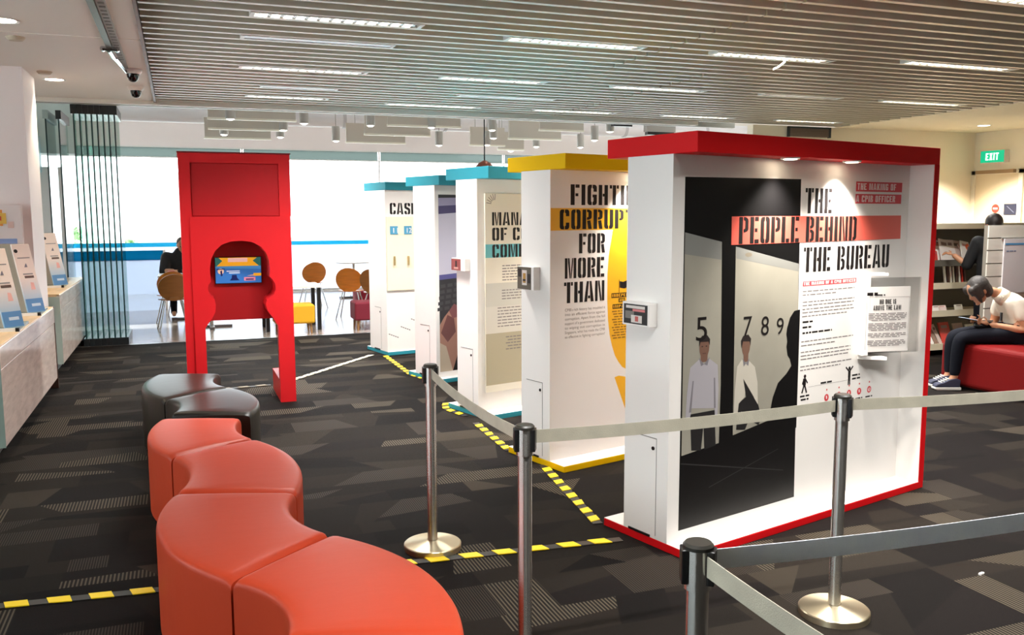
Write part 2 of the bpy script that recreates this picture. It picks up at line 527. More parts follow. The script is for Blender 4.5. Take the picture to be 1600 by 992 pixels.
# left side: daylight facade (outside the frame), pillar, cafe shell
wleft = struct(MB().box(-6.1, -6, -5, 12.2, 0, .8).box(-6.1, -6, -5, 12.2, 3.0, 3.4).box(-6.1, -6, 8.0, 12.2, .8, 3.0).build('wall_left', PLASTER), 'white window wall at far left', 'wall')
fr = struct(MB().box(-6.08, -6.0, -5, 8, .8, .86).box(-6.08, -6.0, -5, 8, 2.94, 3.0).build('window_2', mat('white frame', (240, 240, 238), .5)), 'long window of the left wall', 'window')
PANE = glass_mat('window glass', (248, 252, 252), .06)
for k in range(6):
    ya = -5 + 13 / 6 * k
    B(-6.08, -6.0, ya, ya + .06, .86, 2.94).build('mullion', mat('white frame', (240, 240, 238)), fr)
    B(-6.05, -6.04, ya + .06, ya + 13 / 6, .86, 2.94).build('pane', PANE, fr)
PIL = mat('pinkish white column', (250, 240, 238), .6)
pil = struct(B(-2.3, -1.335, 9.68, 10.45, 0, CEIL).build('wall_pillar', PIL), 'square white column behind the counters at the left edge', 'wall')

struct(B(-8, 13.3, 12.2, 20.1, 4.2, 4.35).build('ceiling', mat('cafe ceiling white', (248, 246, 246), .85)), 'high white ceiling of the cafe', 'ceiling')
struct(B(-8, 13.3, 20, 20.12, 3.12, 4.2).build('wall_cafe', mat('cafe wall', (250, 243, 242), .8)), 'pale pinkish wall above the cafe windows', 'wall')
struct(B(13.2, 13.3, 12.15, 20, 0, 4.2).build('wall_cafe_right', PLASTER), 'white side wall of the cafe', 'wall')
struct(B(-8.12, -8, 12.2, 20.1, 0, 4.2).build('wall_cafe_left', mat('cafe wall', (250, 243, 242), .8)), 'white left wall of the cafe', 'wall')
MUL = mat('white frame', (240, 240, 238))
TRANS = glass_mat('transom glass', (116, 124, 122), .06, diffuse=.3, dcol=(140, 150, 148))
FROST = glass_mat('frosted glass', (178, 184, 194), .06, diffuse=.35, dcol=(200, 206, 216))
BLUE = glass_mat('blue band film', (62, 140, 160), .06, diffuse=.35, dcol=(96, 176, 204))
mx = [-8 + 3.108 * k for k in range(8)]
mx = [-7.8, -4.7, -1.6, 1.33, 4.3, 7.3, 10.3, 13.2]
for k in range(7):
    w = struct(empty('window_%d' % (k + 3), ((mx[k] + mx[k + 1]) / 2, 20.0, 0), 'tall cafe window bay %s with a blue band' % ['far left', 'behind the counters', 'left of the red arch', 'beside the red arch', 'above the teal stands', 'behind the yellow stand', 'far right'][k], 'window'))
    hw = (mx[k + 1] - mx[k]) / 2
    MB().box(-hw, -hw + .016, -.01, .02, 0, 3.12).box(hw - .016, hw, -.01, .02, 0, 3.12).box(-hw, hw, -.02, .04, 3.09, 3.12).box(-hw, hw, -.02, .04, 2.88, 2.90).box(-hw, hw, -.02, .04, 0, .05).build('window_frame', MUL, w)
    B(-hw + .03, hw - .03, .0, .012, 1.03, 2.88).build('pane', PANE, w)
    B(-hw + .03, hw - .03, .0, .012, 2.90, 3.09).build('transom_pane', TRANS, w)
    B(-hw + .03, hw - .03, .0, .012, .05, 1.03).build('frosted_pane', FROST, w)
    B(-hw + .03, hw - .03, -.012, -.004, 1.03, 1.12).build('blue_band', BLUE, w)
# white board and pale bulkhead in the cafe's left corner
tag(B(-1.93, -1.58, 15.0, 15.5, 0, 2.42).build('display_column', mat('bright white panel', (240, 238, 236), .5)), 'tall white boxed column in the cafe corner behind the glass', 'column')
struct(MB().box(-8, -1.35, 15.0, 15.4, 2.62, 4.2).build('wall_bulkhead', mat('pale mint paint', (214, 228, 224), .7)), 'pale green bulkhead in the left corner of the cafe', 'wall')
tag(MB().prism([(-2.5, 3.05), (-2.1, 2.95), (-1.88, 2.86), (-1.88, 2.34), (-2.5, 2.1)], 14.2, 14.95, 'y').build('ceiling_duct', mat('pale blue duct', (160, 204, 214), .5)), 'pale blue boxed duct hanging in the cafe corner', 'duct')

# outside: pale building and shrubs, washed out
ob = tag(B(-2.2, 1.2, 52, 58, -.1, 4.0).build('building', mat('outside beige', (196, 178, 166), .9)), 'pale low building washed out beyond the cafe windows', 'building')
for k in range(5):
    B(-2.0 + k * .62, -1.55 + k * .62, 51.93, 52.0, 1.4, 3.4).build('window', mat('outside window', (160, 150, 146), .6), ob)
for (bx, by, br) in ((-2.9, 30, .8), (-1.6, 31, .55)):
    sh = MB()
    rr = random.Random(int(bx * 10))
    for q in range(260):
        a, b_, r_ = rr.uniform(0, 6.28), rr.uniform(-.9, 1.5), br * rr.uniform(.6, 1)
        c = Vector((math.cos(a) * math.cos(b_) * r_, math.sin(a) * math.cos(b_) * r_, br * .9 + math.sin(b_) * r_ * .9))
        t = Vector((rr.uniform(-1, 1), rr.uniform(-1, 1), rr.uniform(-1, 1))).normalized() * .13
        n_ = t.orthogonal().normalized() * .06
        sh.face([c - t, c + n_, c + t, c - n_])
    so = sh.build('shrub', mat('shrub leaves', (120, 158, 104), .7), None, (bx, by, -.1))
    so['kind'] = 'stuff'
    tag(so, {-29: 'round green shrub outside, nearest the folding glass', -16: 'small shrub outside to the right of the round shrub'}[int(round(bx * 10))], 'shrub')

# ================================================================== CEILING THINGS
HOUS = mat('lamp housing white', (226, 226, 222), .4)
LED = mat('lit lamp cell', (255, 248, 232), .5, emit=9.0)
OFFC = mat('unlit lamp cover', (196, 200, 208), .25)
def linear_light(x0, x1, yc, lit, label):
    t = empty('linear_ceiling_light', ((x0 + x1) / 2, yc, CEIL), label, 'ceiling light', 'recessed lamps between the ceiling slats')
    h = (x1 - x0) / 2
    MB().box(-h, h, -.075, -.055, -.004, .1).box(-h, h, .055, .075, -.004, .1).box(-h, -h + .03, -.055, .055, -.004, .1).box(h - .03, h, -.055, .055, -.004, .1).box(-h, h, -.075, .075, .1, .11).build('lamp_housing', HOUS, t)
    if lit:
        n = int((2 * h - .1) / .085)
        mb = MB(); lv = MB()
        for i in range(n):
            x = -h + .06 + (2 * h - .12) * (i + .5) / n
            mb.box(x - .024, x + .014, -.045, .045, .012, .02)
            lv.box(x + .018, x + .042, -.055, .055, 0, .06)
        mb.build('lamp_cells', LED, t)['kind'] = 'stuff'
        lv.build('louvre_blades', mat('louvre alloy', (150, 148, 140), .25, metal=.8), t)['kind'] = 'stuff'
        ld = bpy.data.lights.new('lamp_glow', 'AREA')
        ld.shape = 'RECTANGLE'; ld.size = 2 * h - .1; ld.size_y = .1
        ld.spread = math.radians(118); ld.energy = LAMP_W * lit; ld.color = (1, .985, .955)
        lo = bpy.data.objects.new('lamp_glow', ld); C.objects.link(lo)
        lo.location = (0, 0, -.012); lo.parent = t
    else:
        B(-h + .03, h - .03, -.055, .055, 0, .02).build('lamp_cover', OFFC, t)
    return t
def gap_y(yv):      # nearest gap between two slats
    k = round((yv - 6.535 - PITCHY / 2) / PITCHY)
    return 6.535 + PITCHY * (k + .5)
cols = ['above the front ottomans, first row of lamps', 'in the front row of lamps, second from the left', 'in the front row of lamps, third from the left', 'in the front row of lamps, at the right']
for x0, x1, yv, lit, lab in (
    (.53, 1.78, 6.66, 1, 'lit strip lamp, leftmost of the front row in the slatted ceiling'),
    (.52, 1.76, 7.51, 0, 'unlit pale strip lamp just behind the leftmost lit front lamp'),
    (.60, 1.83, 9.06, 1, 'lit strip lamp, leftmost of the middle row in the slatted ceiling'),
    (.90, 1.75, 10.22, 0, 'unlit strip lamp, leftmost of the row behind the middle row'),
    (.80, 1.78, 11.20, 1, 'lit strip lamp, leftmost of the back row over the red arch'),
    (2.59, 3.77, 9.06, 1, 'lit strip lamp, second from left in the middle row'),
    (3.18, 4.42, 10.25, 0, 'unlit strip lamp, right one of the row behind the middle row'),
    (2.54, 3.81, 11.35, 1, 'lit strip lamp, second from left in the back row'),
    (2.53, 3.78, 6.76, 1, 'lit strip lamp, second from left in the front row'),
    (4.57, 5.76, 9.04, 1, 'lit strip lamp, middle of the middle row'),
    (4.58, 5.82, 11.42, 1, 'lit strip lamp, third from left in the back row'),
    (6.57, 7.78, 11.38, 1, 'lit strip lamp in the back row above the red stand'),
    (4.47, 5.76, 6.75, 1, 'lit strip lamp with a loose white cable, third in the front row'),
    (6.55, 7.71, 8.95, 0, 'unlit strip lamp in the middle row above the red stand'),
    (6.44, 7.80, 6.70, 1, 'lit strip lamp, rightmost of the front row'),
    (8.37, 9.72, 8.94, 1, 'lit strip lamp, rightmost of the middle row'),
    (8.55, 9.76, 11.26, 1, 'lit strip lamp, rightmost of the back row'),
    (4.5, 5.7, 4.4, 1, 'lit strip lamp nearest the camera, at the upper right corner')):
    t = linear_light(x0, x1, gap_y(yv), lit, lab)
    if 'cable' in lab:
        MB().tube([(.1, 0, 0), (.12, 0, -.03), (.08, .02, -.07), (.02, .03, -.10)], .008).build('loose_cable', WHITE, t)

for q_, xq in enumerate((1.15, 3.15, 5.1, 7.1, 9.1)):  # lamp row added out of view to brighten fronts facing the camera
    linear_light(xq - .62, xq + .62, gap_y(2.1), .66, 'added unseen fill lamp in the slats overhead of the viewer, %s from the left' % ['first', 'second', 'third', 'fourth', 'fifth'][q_])

def downlight(loc, label, lit=True, r=.085, watts=14, warm=(1, .85, .65)):
    t = empty('downlight', loc, label, 'downlight')
    MB().lathe([(r, 0), (r + .025, -.006), (r + .025, -.001), (r, .0)], n=24).build('trim_ring', HOUS, t, smooth=40)
    MB().prism(disc_poly(0, 0, r, 20), -.004, 0, 'z').build('lamp_face', mat('downlight glow', (255, 246, 228), .4, emit=7.0), t)
    ld = bpy.data.lights.new('lamp_glow', 'SPOT')
    ld.energy = watts; ld.spot_size = math.radians(110); ld.spot_blend = .6; ld.shadow_soft_size = .08; ld.color = warm
    lo = bpy.data.objects.new('lamp_glow', ld); C.objects.link(lo)
    lo.location = (0, 0, -.03); lo.parent = t
    return t
downlight((-1.13, 7.46, CEIL), 'round downlight at the far upper left of the plaster ceiling', watts=60)
downlight((-1.15, 10.47, CEIL), 'round downlight in the plaster ceiling above the far counter', watts=60)
downlight((12.26, 10.92, CEIL), 'bright round downlight in the cream soffit near the emergency sign', watts=540, warm=(1, .9, .76))
downlight((11.6, 6.5, CEIL), 'round downlight in the cream soffit over the reading corner', watts=540, warm=(1, .9, .76))
for (x, y_), lab in (((-1.147, 8.11), 'small flat ceiling disc nearer the camera, beside the downlight'), ((-1.173, 9.93), 'small flat ceiling disc in front of the far downlight')):
    t = empty('smoke_detector', (x, y_, CEIL), lab, 'detector')
    MB().lathe([(0, -.03), (.05, -.028), (.07, -.008), (.07, 0)], n=20).build('detector_body', mat('detector beige', (206, 192, 170), .5), t, smooth=40)
for (x, y_), lab in (((-.357, 9.5), 'dome security camera nearer the viewer on the plaster ceiling'), ((-.382, 10.75), 'dome security camera farther back near the glass')):
    t = empty('security_camera', (x, y_, CEIL), lab, 'camera', 'dome cameras on the plaster ceiling')
    MB().lathe([(.0, 0), (.085, 0), (.085, -.02), (.07, -.045), (.0, -.045)], n=24).build('camera_mount', WHITE, t, smooth=40)
    MB().lathe([(.058, -.045), (.055, -.075), (.04, -.105), (.02, -.118), (0, -.12)], n=24).build('dome', mat('smoked dome', (26, 24, 26), .08), t, smooth=60)
t = empty('ceiling_track', (-.40, 0, CEIL), 'grey and bronze ceiling track beside the slats', 'track')
B(-.10, -.055, 1.5, 8.2, -.03, 0).build('bronze_channel', mat('bronze channel', (120, 104, 86), .35, metal=.6), t)
pc = MB().box(-.05, .01, 1.5, 9.4, -.012, 0)
pc.build('grey_channel', mat('grey channel', (168, 162, 154), .5), t)
hol = MB()
for k in range(48):
    hol.box(-.04, .0, 3.2 + k * .12, 3.2 + k * .12 + .05, -.014, -.012)
hol.build('channel_slots', mat('slot shade', (128, 122, 116), .6), t)['kind'] = 'stuff'
MB().cyl((-.13, 8.2, -.035), (-.02, 8.2, -.035), .018).cyl((-.13, 8.2, -.035), (-.13, 8.25, -.035), .02).cyl((-.02, 8.2, -.035), (-.02, 8.25, -.035), .02).build('chrome_bracket', CHROME, t, smooth=40)
MB().cyl((-.085, 8.25, -.035), (-.075, 8.65, -.03), .022).cyl((-.075, 8.65, -.03), (-.01, 9.5, -.03), .016).cyl((-.055, 8.7, -.03), (.0, 9.5, -.03), .01).build('chrome_rod', CHROME, t, smooth=40)

# cafe ceiling: baffles, cans, pendant, diffusers
BAF = mat('baffle grey', (206, 200, 190), .7)
BAFE = mat('baffle edge painted lit', (250, 248, 234), .4)  # paler than the panel: bounced light on the bottom edge put into colour
for i, (xa, xb, yv, zb, lab) in enumerate((
    (.467, 1.734, 14.0, 3.10, 'front left hanging baffle above the red arch'), (.511, 1.733, 15.2, 3.06, 'middle left hanging baffle above the red arch'), (.482, 1.588, 16.4, 3.01, 'rear left hanging baffle above the red arch'),
    (3.162, 4.358, 14.0, 3.085, 'front hanging baffle above the teal stands'), (3.031, 4.18, 15.2, 3.04, 'middle hanging baffle above the teal stands'), (2.926, 4.025, 16.4, 2.995, 'rear hanging baffle above the teal stands'),
    (5.30, 6.002, 16.4, 3.0, 'rear hanging baffle near the copper pendant'), (5.757, 6.565, 14.0, 3.09, 'front hanging baffle above the yellow stand'), (5.65, 6.672, 15.2, 3.04, 'middle hanging baffle above the yellow stand'), (6.05, 6.6, 16.9, 2.97, 'rearmost hanging baffle above the yellow stand'))):
    t = empty('ceiling_baffle', ((xa + xb) / 2, yv, zb), 'grey acoustic panel, ' + lab, 'baffle', 'grey acoustic baffles in the cafe')
    h = (xb - xa) / 2
    B(-h, h, -.02, .02, .03, .36).build('baffle_panel', BAF, t)
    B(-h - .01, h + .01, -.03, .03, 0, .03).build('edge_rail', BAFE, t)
    MB().cyl((-h * .7, 0, .36), (-h * .7, 0, 4.2 - zb), .006, n=6).cyl((h * .7, 0, .36), (h * .7, 0, 4.2 - zb), .006, n=6).build('hanger_wires', GREYM, t)
CANL = mat('can lamp glow', (255, 250, 236), .4, emit=8.0)
CANM = mat('can lamp grey', (188, 186, 182), .4)
can = None
for (x, y_, z, lab) in (
    (.762, 13.6, 3.07, 'over the left baffles, front'), (.772, 15.8, 3.03, 'over the left baffles, rear'), (1.66, 15.0, 3.06, 'right of the left baffles, upper'), (1.713, 16.0, 3.03, 'right of the left baffles, lower'),
    (1.859, 14.0, 3.08, 'just right of the left baffles, front'), (2.674, 16.0, 2.99, 'hanging lower, left of the middle baffles'), (2.886, 14.0, 3.08, 'at the left end of the middle baffles'), (3.612, 15.5, 3.08, 'on the middle baffles, centre'),
    (3.846, 17.0, 3.09, 'behind the middle baffles'), (3.874, 14.0, 3.08, 'on the front middle baffle'), (4.569, 16.0, 2.96, 'hanging lower, right of the middle baffles'), (4.911, 14.0, 3.07, 'beside the copper pendant, upper'),
    (5.285, 15.0, 3.03, 'beside the copper pendant, right'), (5.509, 16.0, 2.99, 'just above the copper pendant'), (6.36, 17.0, 2.96, 'left end over the yellow stand'), (6.716, 16.5, 3.02, 'over the corner of the yellow stand'),
    (7.449, 16.0, 2.99, 'over the middle of the yellow stand'), (6.826, 13.5, 3.06, 'beside the black diffusers, upper'), (7.027, 14.5, 3.0, 'beside the black diffusers, lower'), (7.804, 13.5, 3.05, 'just above the top edge of the red stand')):
    if can is None:
        can = empty('can_pendant', (x, y_, z), '', 'pendant lamp')
        MB().lathe([(.0, .26), (.06, .26), (.07, .25), (.07, .01), (.062, .0), (.055, .03), (0, .03)], n=20).build('lamp_shade', CANM, can, smooth=40)
        MB().ell((0, 0, .012), .054, .054, .03, 12, 6).build('bulb', CANL, can, smooth=60)
        MB().cyl((0, 0, .26), (0, 0, 1.235), .006, n=6).build('hanging_rod', GREYM, can)
        o = can
    else:
        o = copy_tree(can)
        o.location = (x, y_, z)
    tag(o, 'grey cylinder lamp ' + lab, 'pendant lamp', 'cylinder lamps in the cafe')
t = empty('copper_pendant', (5.115, 15.0, 2.50), 'copper dome pendant on a black cord above the nearest teal stand', 'pendant lamp')
MB().lathe([(.02, .14), (.05, .13), (.1, .10), (.15, .05), (.17, 0), (.16, 0), (.1, .09), (.02, .12)], n=28).build('lamp_shade', mat('copper brown', (134, 70, 54), .35, metal=.5), t, smooth=50)
MB().cyl((0, 0, .13), (0, 0, 1.7), .012, n=8).build('cord', BLACK, t)
MB().ell((0, 0, .05), .04, .04, .05, 12, 8).build('bulb', HOUS, t, smooth=60)
for (x0, x1, yv, z0, z1, lab) in ((6.72, 7.06, 13.2, 3.12, 3.17, 'black slot diffuser at the left above the red stand'), (7.35, 7.85, 13.2, 3.0, 3.05, 'black slot diffuser at the right above the red stand')):
    t = empty('slot_diffuser', ((x0 + x1) / 2, yv, z0), lab, 'diffuser')
    h = (x1 - x0) / 2
    B(-h, h, -.05, .05, 0, z1 - z0).build('diffuser_slot', BLACK, t)
    B(-h - .02, h + .02, -.06, .06, z1 - z0, .3).build('plenum_box', mat('grey plenum', (170, 166, 160), .6), t)
    MB().cyl((0, 0, .3), (0, 0, 4.2 - z0), .02, n=8).build('duct_stem', GREYM, t)
t = empty('air_duct', (9.0, 17.2, 3.5), 'long white round air duct under the cafe ceiling', 'duct')
MB().cyl((-11.0, 0, 0), (4, 0, 0), .16, n=20).build('duct_pipe', mat('duct white', (226, 224, 228), .5), t, smooth=40)
for k in range(7):
    MB().cyl((-10 + 2 * k, 0, 0), (-9.94 + 2 * k, 0, 0), .172, n=20).build('duct_collar', mat('duct collar', (190, 188, 192), .5), t, smooth=40)

# ================================================================== FOLDING GLASS
GL = glass_mat('green folding glass', (164, 216, 200), .10)
GLC = glass_mat('clear folding glass', (222, 238, 236), .10)
EDGE = mat('glass edge green', (8, 58, 58), .3)
def leaf(x, y0, y1, glass, railm, label, edge_only=False):
    t = empty('folding_glass_leaf', (x, y0, 0), label, 'glass panel', 'folded glass leaves beside the counters')
    L = y1 - y0
    B(-.004, .004, 0, L, .10, CEIL - .13).build('glass_pane', glass, t)
    B(-.009, .009, -.008, .0, .10, CEIL - .13).build('glass_edge', EDGE, t)
    B(-.033, .033, -.02, L + .02, CEIL - .13, CEIL - .015).build('top_rail', railm, t)
    B(-.033, .033, -.02, L + .02, 0.0, .10).build('bottom_rail', railm, t)
RAIL = mat('black glass rail', (30, 34, 36), .3)
RAILG = mat('pale glass rail', (176, 196, 192), .35)
ordn = ['first', 'second', 'third', 'fourth', 'fifth', 'sixth', 'seventh', 'eighth', 'ninth']
xs = [-1.2, -1.125, -1.045, -.985, -.918, -.85, -.785, -.72]
for i, x in enumerate([-1.19, -1.12, -1.052, -.985, -.918, -.85, -.784, -.718]):
    leaf(x, 12.58, 13.45, GL, RAIL, 'green glass leaf with black rails, %s from the left of the packed stack' % ordn[i])
leaf(-1.60, 13.35, 14.3, GLC, RAILG, 'clear glass leaf with pale rails, standing apart left of the packed stack')
leaf(-1.445, 13.35, 14.3, GLC, RAIL, 'clear glass leaf next to the packed stack, behind the far counter')
struct(B(-8, 8.6, 12.5, 12.58, CEIL - .012, CEIL + .1).build('trim_5', mat('track shade', (150, 148, 140), .4)), 'ceiling track of the folding glass', 'trim')
# blue-banded glass screen in the cafe
t = empty('glass_screen', (-1.1, 17.0, 0), 'low frosted glass screen with a thick blue band behind the folding glass', 'screen')
B(-.81, .81, -.01, .01, 0, .91).build('screen_pane', FROST, t)
B(-.81, .81, -.025, .025, .90, 1.07).build('blue_band', glass_mat('blue screen band', (24, 106, 128), .06, diffuse=.5, dcol=(50, 140, 170)), t)
MB().box(-.85, -.81, -.03, .03, 0, 1.08).box(.81, .85, -.03, .03, 0, 1.08).build('screen_posts', MUL, t)

# ================================================================== COUNTERS AND SELF-CHECK MACHINES
TRAV = mat('polished travertine', (238, 220, 208), .12, spec=.6, var=.12, vscale=7, stretch=(1, .6, 3))
PIT = mat('travertine pit', (120, 98, 84), .6)
WOODT = mat('pale wood worktop', (226, 192, 146), .4, var=.1, vscale=4, stretch=(6, 1, 1))
rp = random.Random(3)
def counter(x1, y0, y1, top, label):
    t = empty('service_counter', (x1, y0, 0), label, 'counter')
    L = y1 - y0
    dp = -.62 if y0 < 9 else -.75
    B(dp, -.03, .03, L - .03, .10, top - .03).build('carcass', mat('counter white', (226, 216, 208), .4), t)
    B(dp + .05, -.09, .08, L - .08, 0, .10).build('plinth', mat('plinth steel', (186, 196, 196), .35, metal=.5), t)
    B(dp - .02, 0.0, 0, L, top - .03, top).build('worktop', WOODT, t, bevel=.004)
    B(-.03, 0.004, .0, L, top - .16, top - .012).build('upper_fascia', TRAV, t, bevel=.003)
    f = B(-.03, 0.0, .0, L, .10, top - .166).build('lower_fascia', TRAV, t, bevel=.003)
    pm = MB()
    for k in range(46):
        py, pz, s = rp.uniform(.1, L - .1), rp.uniform(.14, top - .2), rp.uniform(.003, .008)
        pm.face([(.0006, py - s, pz), (.0006, py, pz - s * .7), (.0006, py + s, pz), (.0006, py, pz + s)])
    po = pm.build('stone_pits', PIT, f); po['kind'] = 'stuff'
    B(dp, 0.002, -.012, .0, .10, top - .03).build('end_panel', mat('green glass end', (168, 190, 180), .15, spec=.6), t)
    B(dp, .006, L, L + .025, .0, top + .0).build('edge_trim', mat('bronze trim', (92, 64, 54), .3, metal=.6), t, bevel=.004)
    return t
counter(-1.19, 6.82, 9.62, .81, 'stone-faced counter nearest the camera with two self-check machines')
counter(-1.235, 10.52, 13.28, .86, 'stone-faced counter farther back with one self-check machine')
LOGO = mat('logo grey', (150, 148, 152), .6)
def grad_mat(name, z0, z1, c0, c1):
    if name in MATS: return MATS[name]
    m = mat(name, c1, .35)
    nt = m.node_tree; b = nt.nodes['Principled BSDF']
    tc = nt.nodes.new('ShaderNodeTexCoord'); sp = nt.nodes.new('ShaderNodeSeparateXYZ')
    mr = nt.nodes.new('ShaderNodeMapRange')
    mr.inputs['From Min'].default_value = z0; mr.inputs['From Max'].default_value = z1
    r = nt.nodes.new('ShaderNodeValToRGB')
    r.color_ramp.elements[0].color = lin(c0); r.color_ramp.elements[1].color = lin(c1)
    nt.links.new(tc.outputs['Object'], sp.inputs[0]); nt.links.new(sp.outputs['Z'], mr.inputs['Value'])
    nt.links.new(mr.outputs[0], r.inputs['Fac']); nt.links.new(r.outputs['Color'], b.inputs['Base Color'])
    return m
FACE = grad_mat('printed fade blue', .08, .34, (142, 184, 214), (240, 226, 220))   # printed fade from blue to white
def selfcheck(x, y0, zt, w, label):
    """wedge body; its printed sloping face looks to +x"""
    t = empty('self_check_machine', (x, y0, zt), label, 'kiosk', 'self-check machines on the counters')
    H = .63
    B(-.5, .10, -.05, w + .30, .0, .02).build('tray', mat('tray glass', (176, 196, 196), .12), t)
    B(-.5, .10, -.075, -.05, .0, .026).build('tray_edge', WHITE, t)
    B(.085, .112, -.08, -.045, -.002, .028).build('tray_corner', BLACK, t)
    SL = .17
    RZ = math.radians(-45)
    MB().prism([(-.42, .02), (-.012, .02), (-.012 - SL, H), (-.46, H)], .004, w - .004, 'y').build('casing', mat('kiosk side grey', (158, 146, 132), .22, spec=.6), t, rz=RZ, bevel=.006)
    fp = MB()
    # sloping front plate
    P = lambda u, v, o: (-.010 - SL * v + o, u, .02 + (H - .02) * v)
    c = [P(0, 0, 0), P(w, 0, 0), P(w, 1, 0), P(0, 1, 0), P(0, 0, .014), P(w, 0, .014), P(w, 1, .014), P(0, 1, .014)]
    fp.add(c, [(0, 1, 2, 3)[::-1], (4, 5, 6, 7), (0, 4, 7, 3)[::1], (1, 2, 6, 5), (3, 7, 6, 2), (0, 1, 5, 4)])
    face = fp.build('front_plate', FACE, t, rz=RZ, bevel=.004)
    def on(name, pts, m, o=.0155):
        MB().face([P(u * w, v, o) for u, v in pts]).build(name, m, face)
    on('blue_panel', [(0.02, .01), (.98, .01), (.98, .2), (.02, .2)], mat('kiosk blue', (84, 134, 186), .4))
    on('panel_print', [(.3, .09), (.8, .09), (.8, .13), (.3, .13)], mat('pale print', (190, 210, 230)), .017)
    on('card_slot', [(.3, .50), (.82, .50), (.82, .535), (.3, .535)], mat('slot brown', (96, 76, 70), .4))
    on('slot_print', [(.25, .55), (.8, .55), (.8, .57), (.25, .57)], LOGO)
    on('round_sensor', [(.16 + .11 * math.cos(a * .5236), .9 + .028 * math.sin(a * .5236)) for a in range(12)], INK)
    on('small_mark', [(.42, .66), (.60, .66), (.56, .72), (.50, .70)], mat('mark grey', (120, 118, 134)))
    on('logo_line', [(.15, .79), (.85, .79), (.85, .805), (.15, .805)], LOGO)
    on('pink_mark', [(.5, .33), (.75, .33), (.72, .43), (.55, .44)], mat('mark pink', (232, 178, 172)))
    return t
selfcheck(-1.30, 7.72, .81, .17, 'white sloping self-check machine nearest the camera')
selfcheck(-1.30, 8.868, .81, .175, 'white sloping self-check machine in the middle, on the near counter')
selfcheck(-1.40, 11.506, .86, .19, 'white sloping self-check machine alone on the far counter')
t = empty('poster_stand', (-1.72, 9.5, 0), 'white notice board with orange picture and blue band at the left edge', 'notice board')
B(-.1, .335, -.012, .012, 1.28, 1.80).build('board', mat('notice white', (240, 228, 226), .4), t, bevel=.01)
B(-.1, .28, -.016, -.012, 1.38, 1.48).build('blue_print', mat('notice blue', (146, 168, 216), .5), t)
pp = MB()
flat(pp, [(-.08, 1.60), (.17, 1.60), (.17, 1.75), (-.08, 1.77)], -.015, mat('notice orange', (240, 150, 60)))
flat(pp, [(.10, 1.62), (.20, 1.62), (.20, 1.72), (.10, 1.72)], -.017, mat('notice yellow', (246, 200, 90)))
flat(pp, [(.13, 1.65), (.16, 1.65), (.16, 1.69), (.13, 1.69)], -.019, mat('notice red', (220, 80, 60)))
flat(pp, [(.21, 1.58), (.26, 1.58), (.26, 1.64), (.21, 1.64)], -.015, mat('notice pink', (226, 190, 180)))
pp.build('picture_print', None, t)
B(.0, .06, -.01, .01, .81, 1.28).build('board_post', GREYM, t)
B(-.1, .2, -.06, .06, .79, .812).build('board_foot', GREYM, t)

# ================================================================== RED ARCH KIOSK
k = empty('arch_kiosk', (0, 8.13, 0), 'tall red arch kiosk with a keyhole opening and a small screen', 'kiosk')
headR = [(.235, 1.23), (.249, 1.314), (.284, 1.386), (.339, 1.438), (.42, 1.466), (.512, 1.472), (.60, 1.458), (.67, 1.418), (.715, 1.36), (.738, 1.29), (.742, 1.22), (.738, 1.15), (.765, 1.118), (.785, 1.08), (.787, 1.03), (.768, .985), (.735, .962), (.708, .945), (.697, .90), (.712, .84), (.76, .77), (.80, .70)]
headL = [(.235, 1.23), (.238, 1.16), (.24, 1.118), (.217, 1.09), (.212, 1.055), (.222, 1.01), (.245, .98), (.264, .96), (.272, .91), (.266, .85), (.235, .79), (.20, .745), (.178, .71)]
ring = [(.087, 0), (.178, 0)] + headL[::-1] + headR[1:] + [(.80, 0), (.937, 0), (.937, 1.684), (.087, 1.684)]
MB().prism(ring, 0, .10, 'y').build('front_board', KRED, k)
# keyhole lining, deeper than the board, following the opening
lin_ = MB()
path = headL[::-1] + headR[1:]
for i in range(len(path) - 1):
    (a, b_), (c_, d_) = path[i], path[i + 1]
    lin_.add([(a, .10, b_), (c_, .10, d_), (c_, .30, d_), (a, .30, b_)], [(0, 1, 2, 3)])
lin_.build('keyhole_lining', KRED, k, smooth=40)
MB().prism([(.03, .74), (.92, .74), (.92, 1.66), (.03, 1.66)], .30, .34, 'y').build('back_panel', mat('red kiosk inner', (186, 20, 28), .5), k)
MB().box(.012, .087, .02, .70, 0, 1.684).box(.087, .178, .10, .16, 0, .72).box(.087, .178, .16, .70, 0, .20).build('side_panel', KRED, k)
MB().box(.90, .937, .10, .70, 0, 1.684).box(.80, .90, .10, .70, 0, .20).build('side_panel', KRED, k)
MB().box(.012, .948, .05, .70, 1.684, 2.235).box(.012, .106, .02, .05, 1.684, 2.235).box(.845, .945, .02, .05, 1.684, 2.235).box(.106, .845, .02, .05, 2.145, 2.235).build('top_box', KRED, k)
B(.112, .839, .032, .05, 1.69, 2.139).build('access_panel', mat('red kiosk panel', (190, 20, 30), .4), k)
B(.005, .953, .012, .70, 2.228, 2.240).build('top_edge', mat('red kiosk dark edge', (120, 20, 28), .5), k)
s = B(.283, .693, .27, .30, 1.075, 1.318).build('screen', BLACK, k, bevel=.004)
sp = MB()
EM = .35
def smat(n, c): return mat('screen ' + n, c, .3, emit=EM)
y0 = .2685
flat(sp, rc(.289, 1.081, .687, 1.312), y0, smat('blue', (52, 112, 182)))
flat(sp, [(.289, 1.312), (.687, 1.312), (.687, 1.235), (.289, 1.235)], y0 - .001, smat('yellow', (244, 178, 40)))
flat(sp, [(.289, 1.235), (.687, 1.235), (.687, 1.205), (.289, 1.218)], y0 - .0005, smat('mid blue', (70, 140, 196)))
flat(sp, [(.289, 1.312), (.32, 1.312), (.352, 1.282), (.30, 1.235), (.289, 1.235)], y0 - .002, smat('green', (44, 112, 104)))
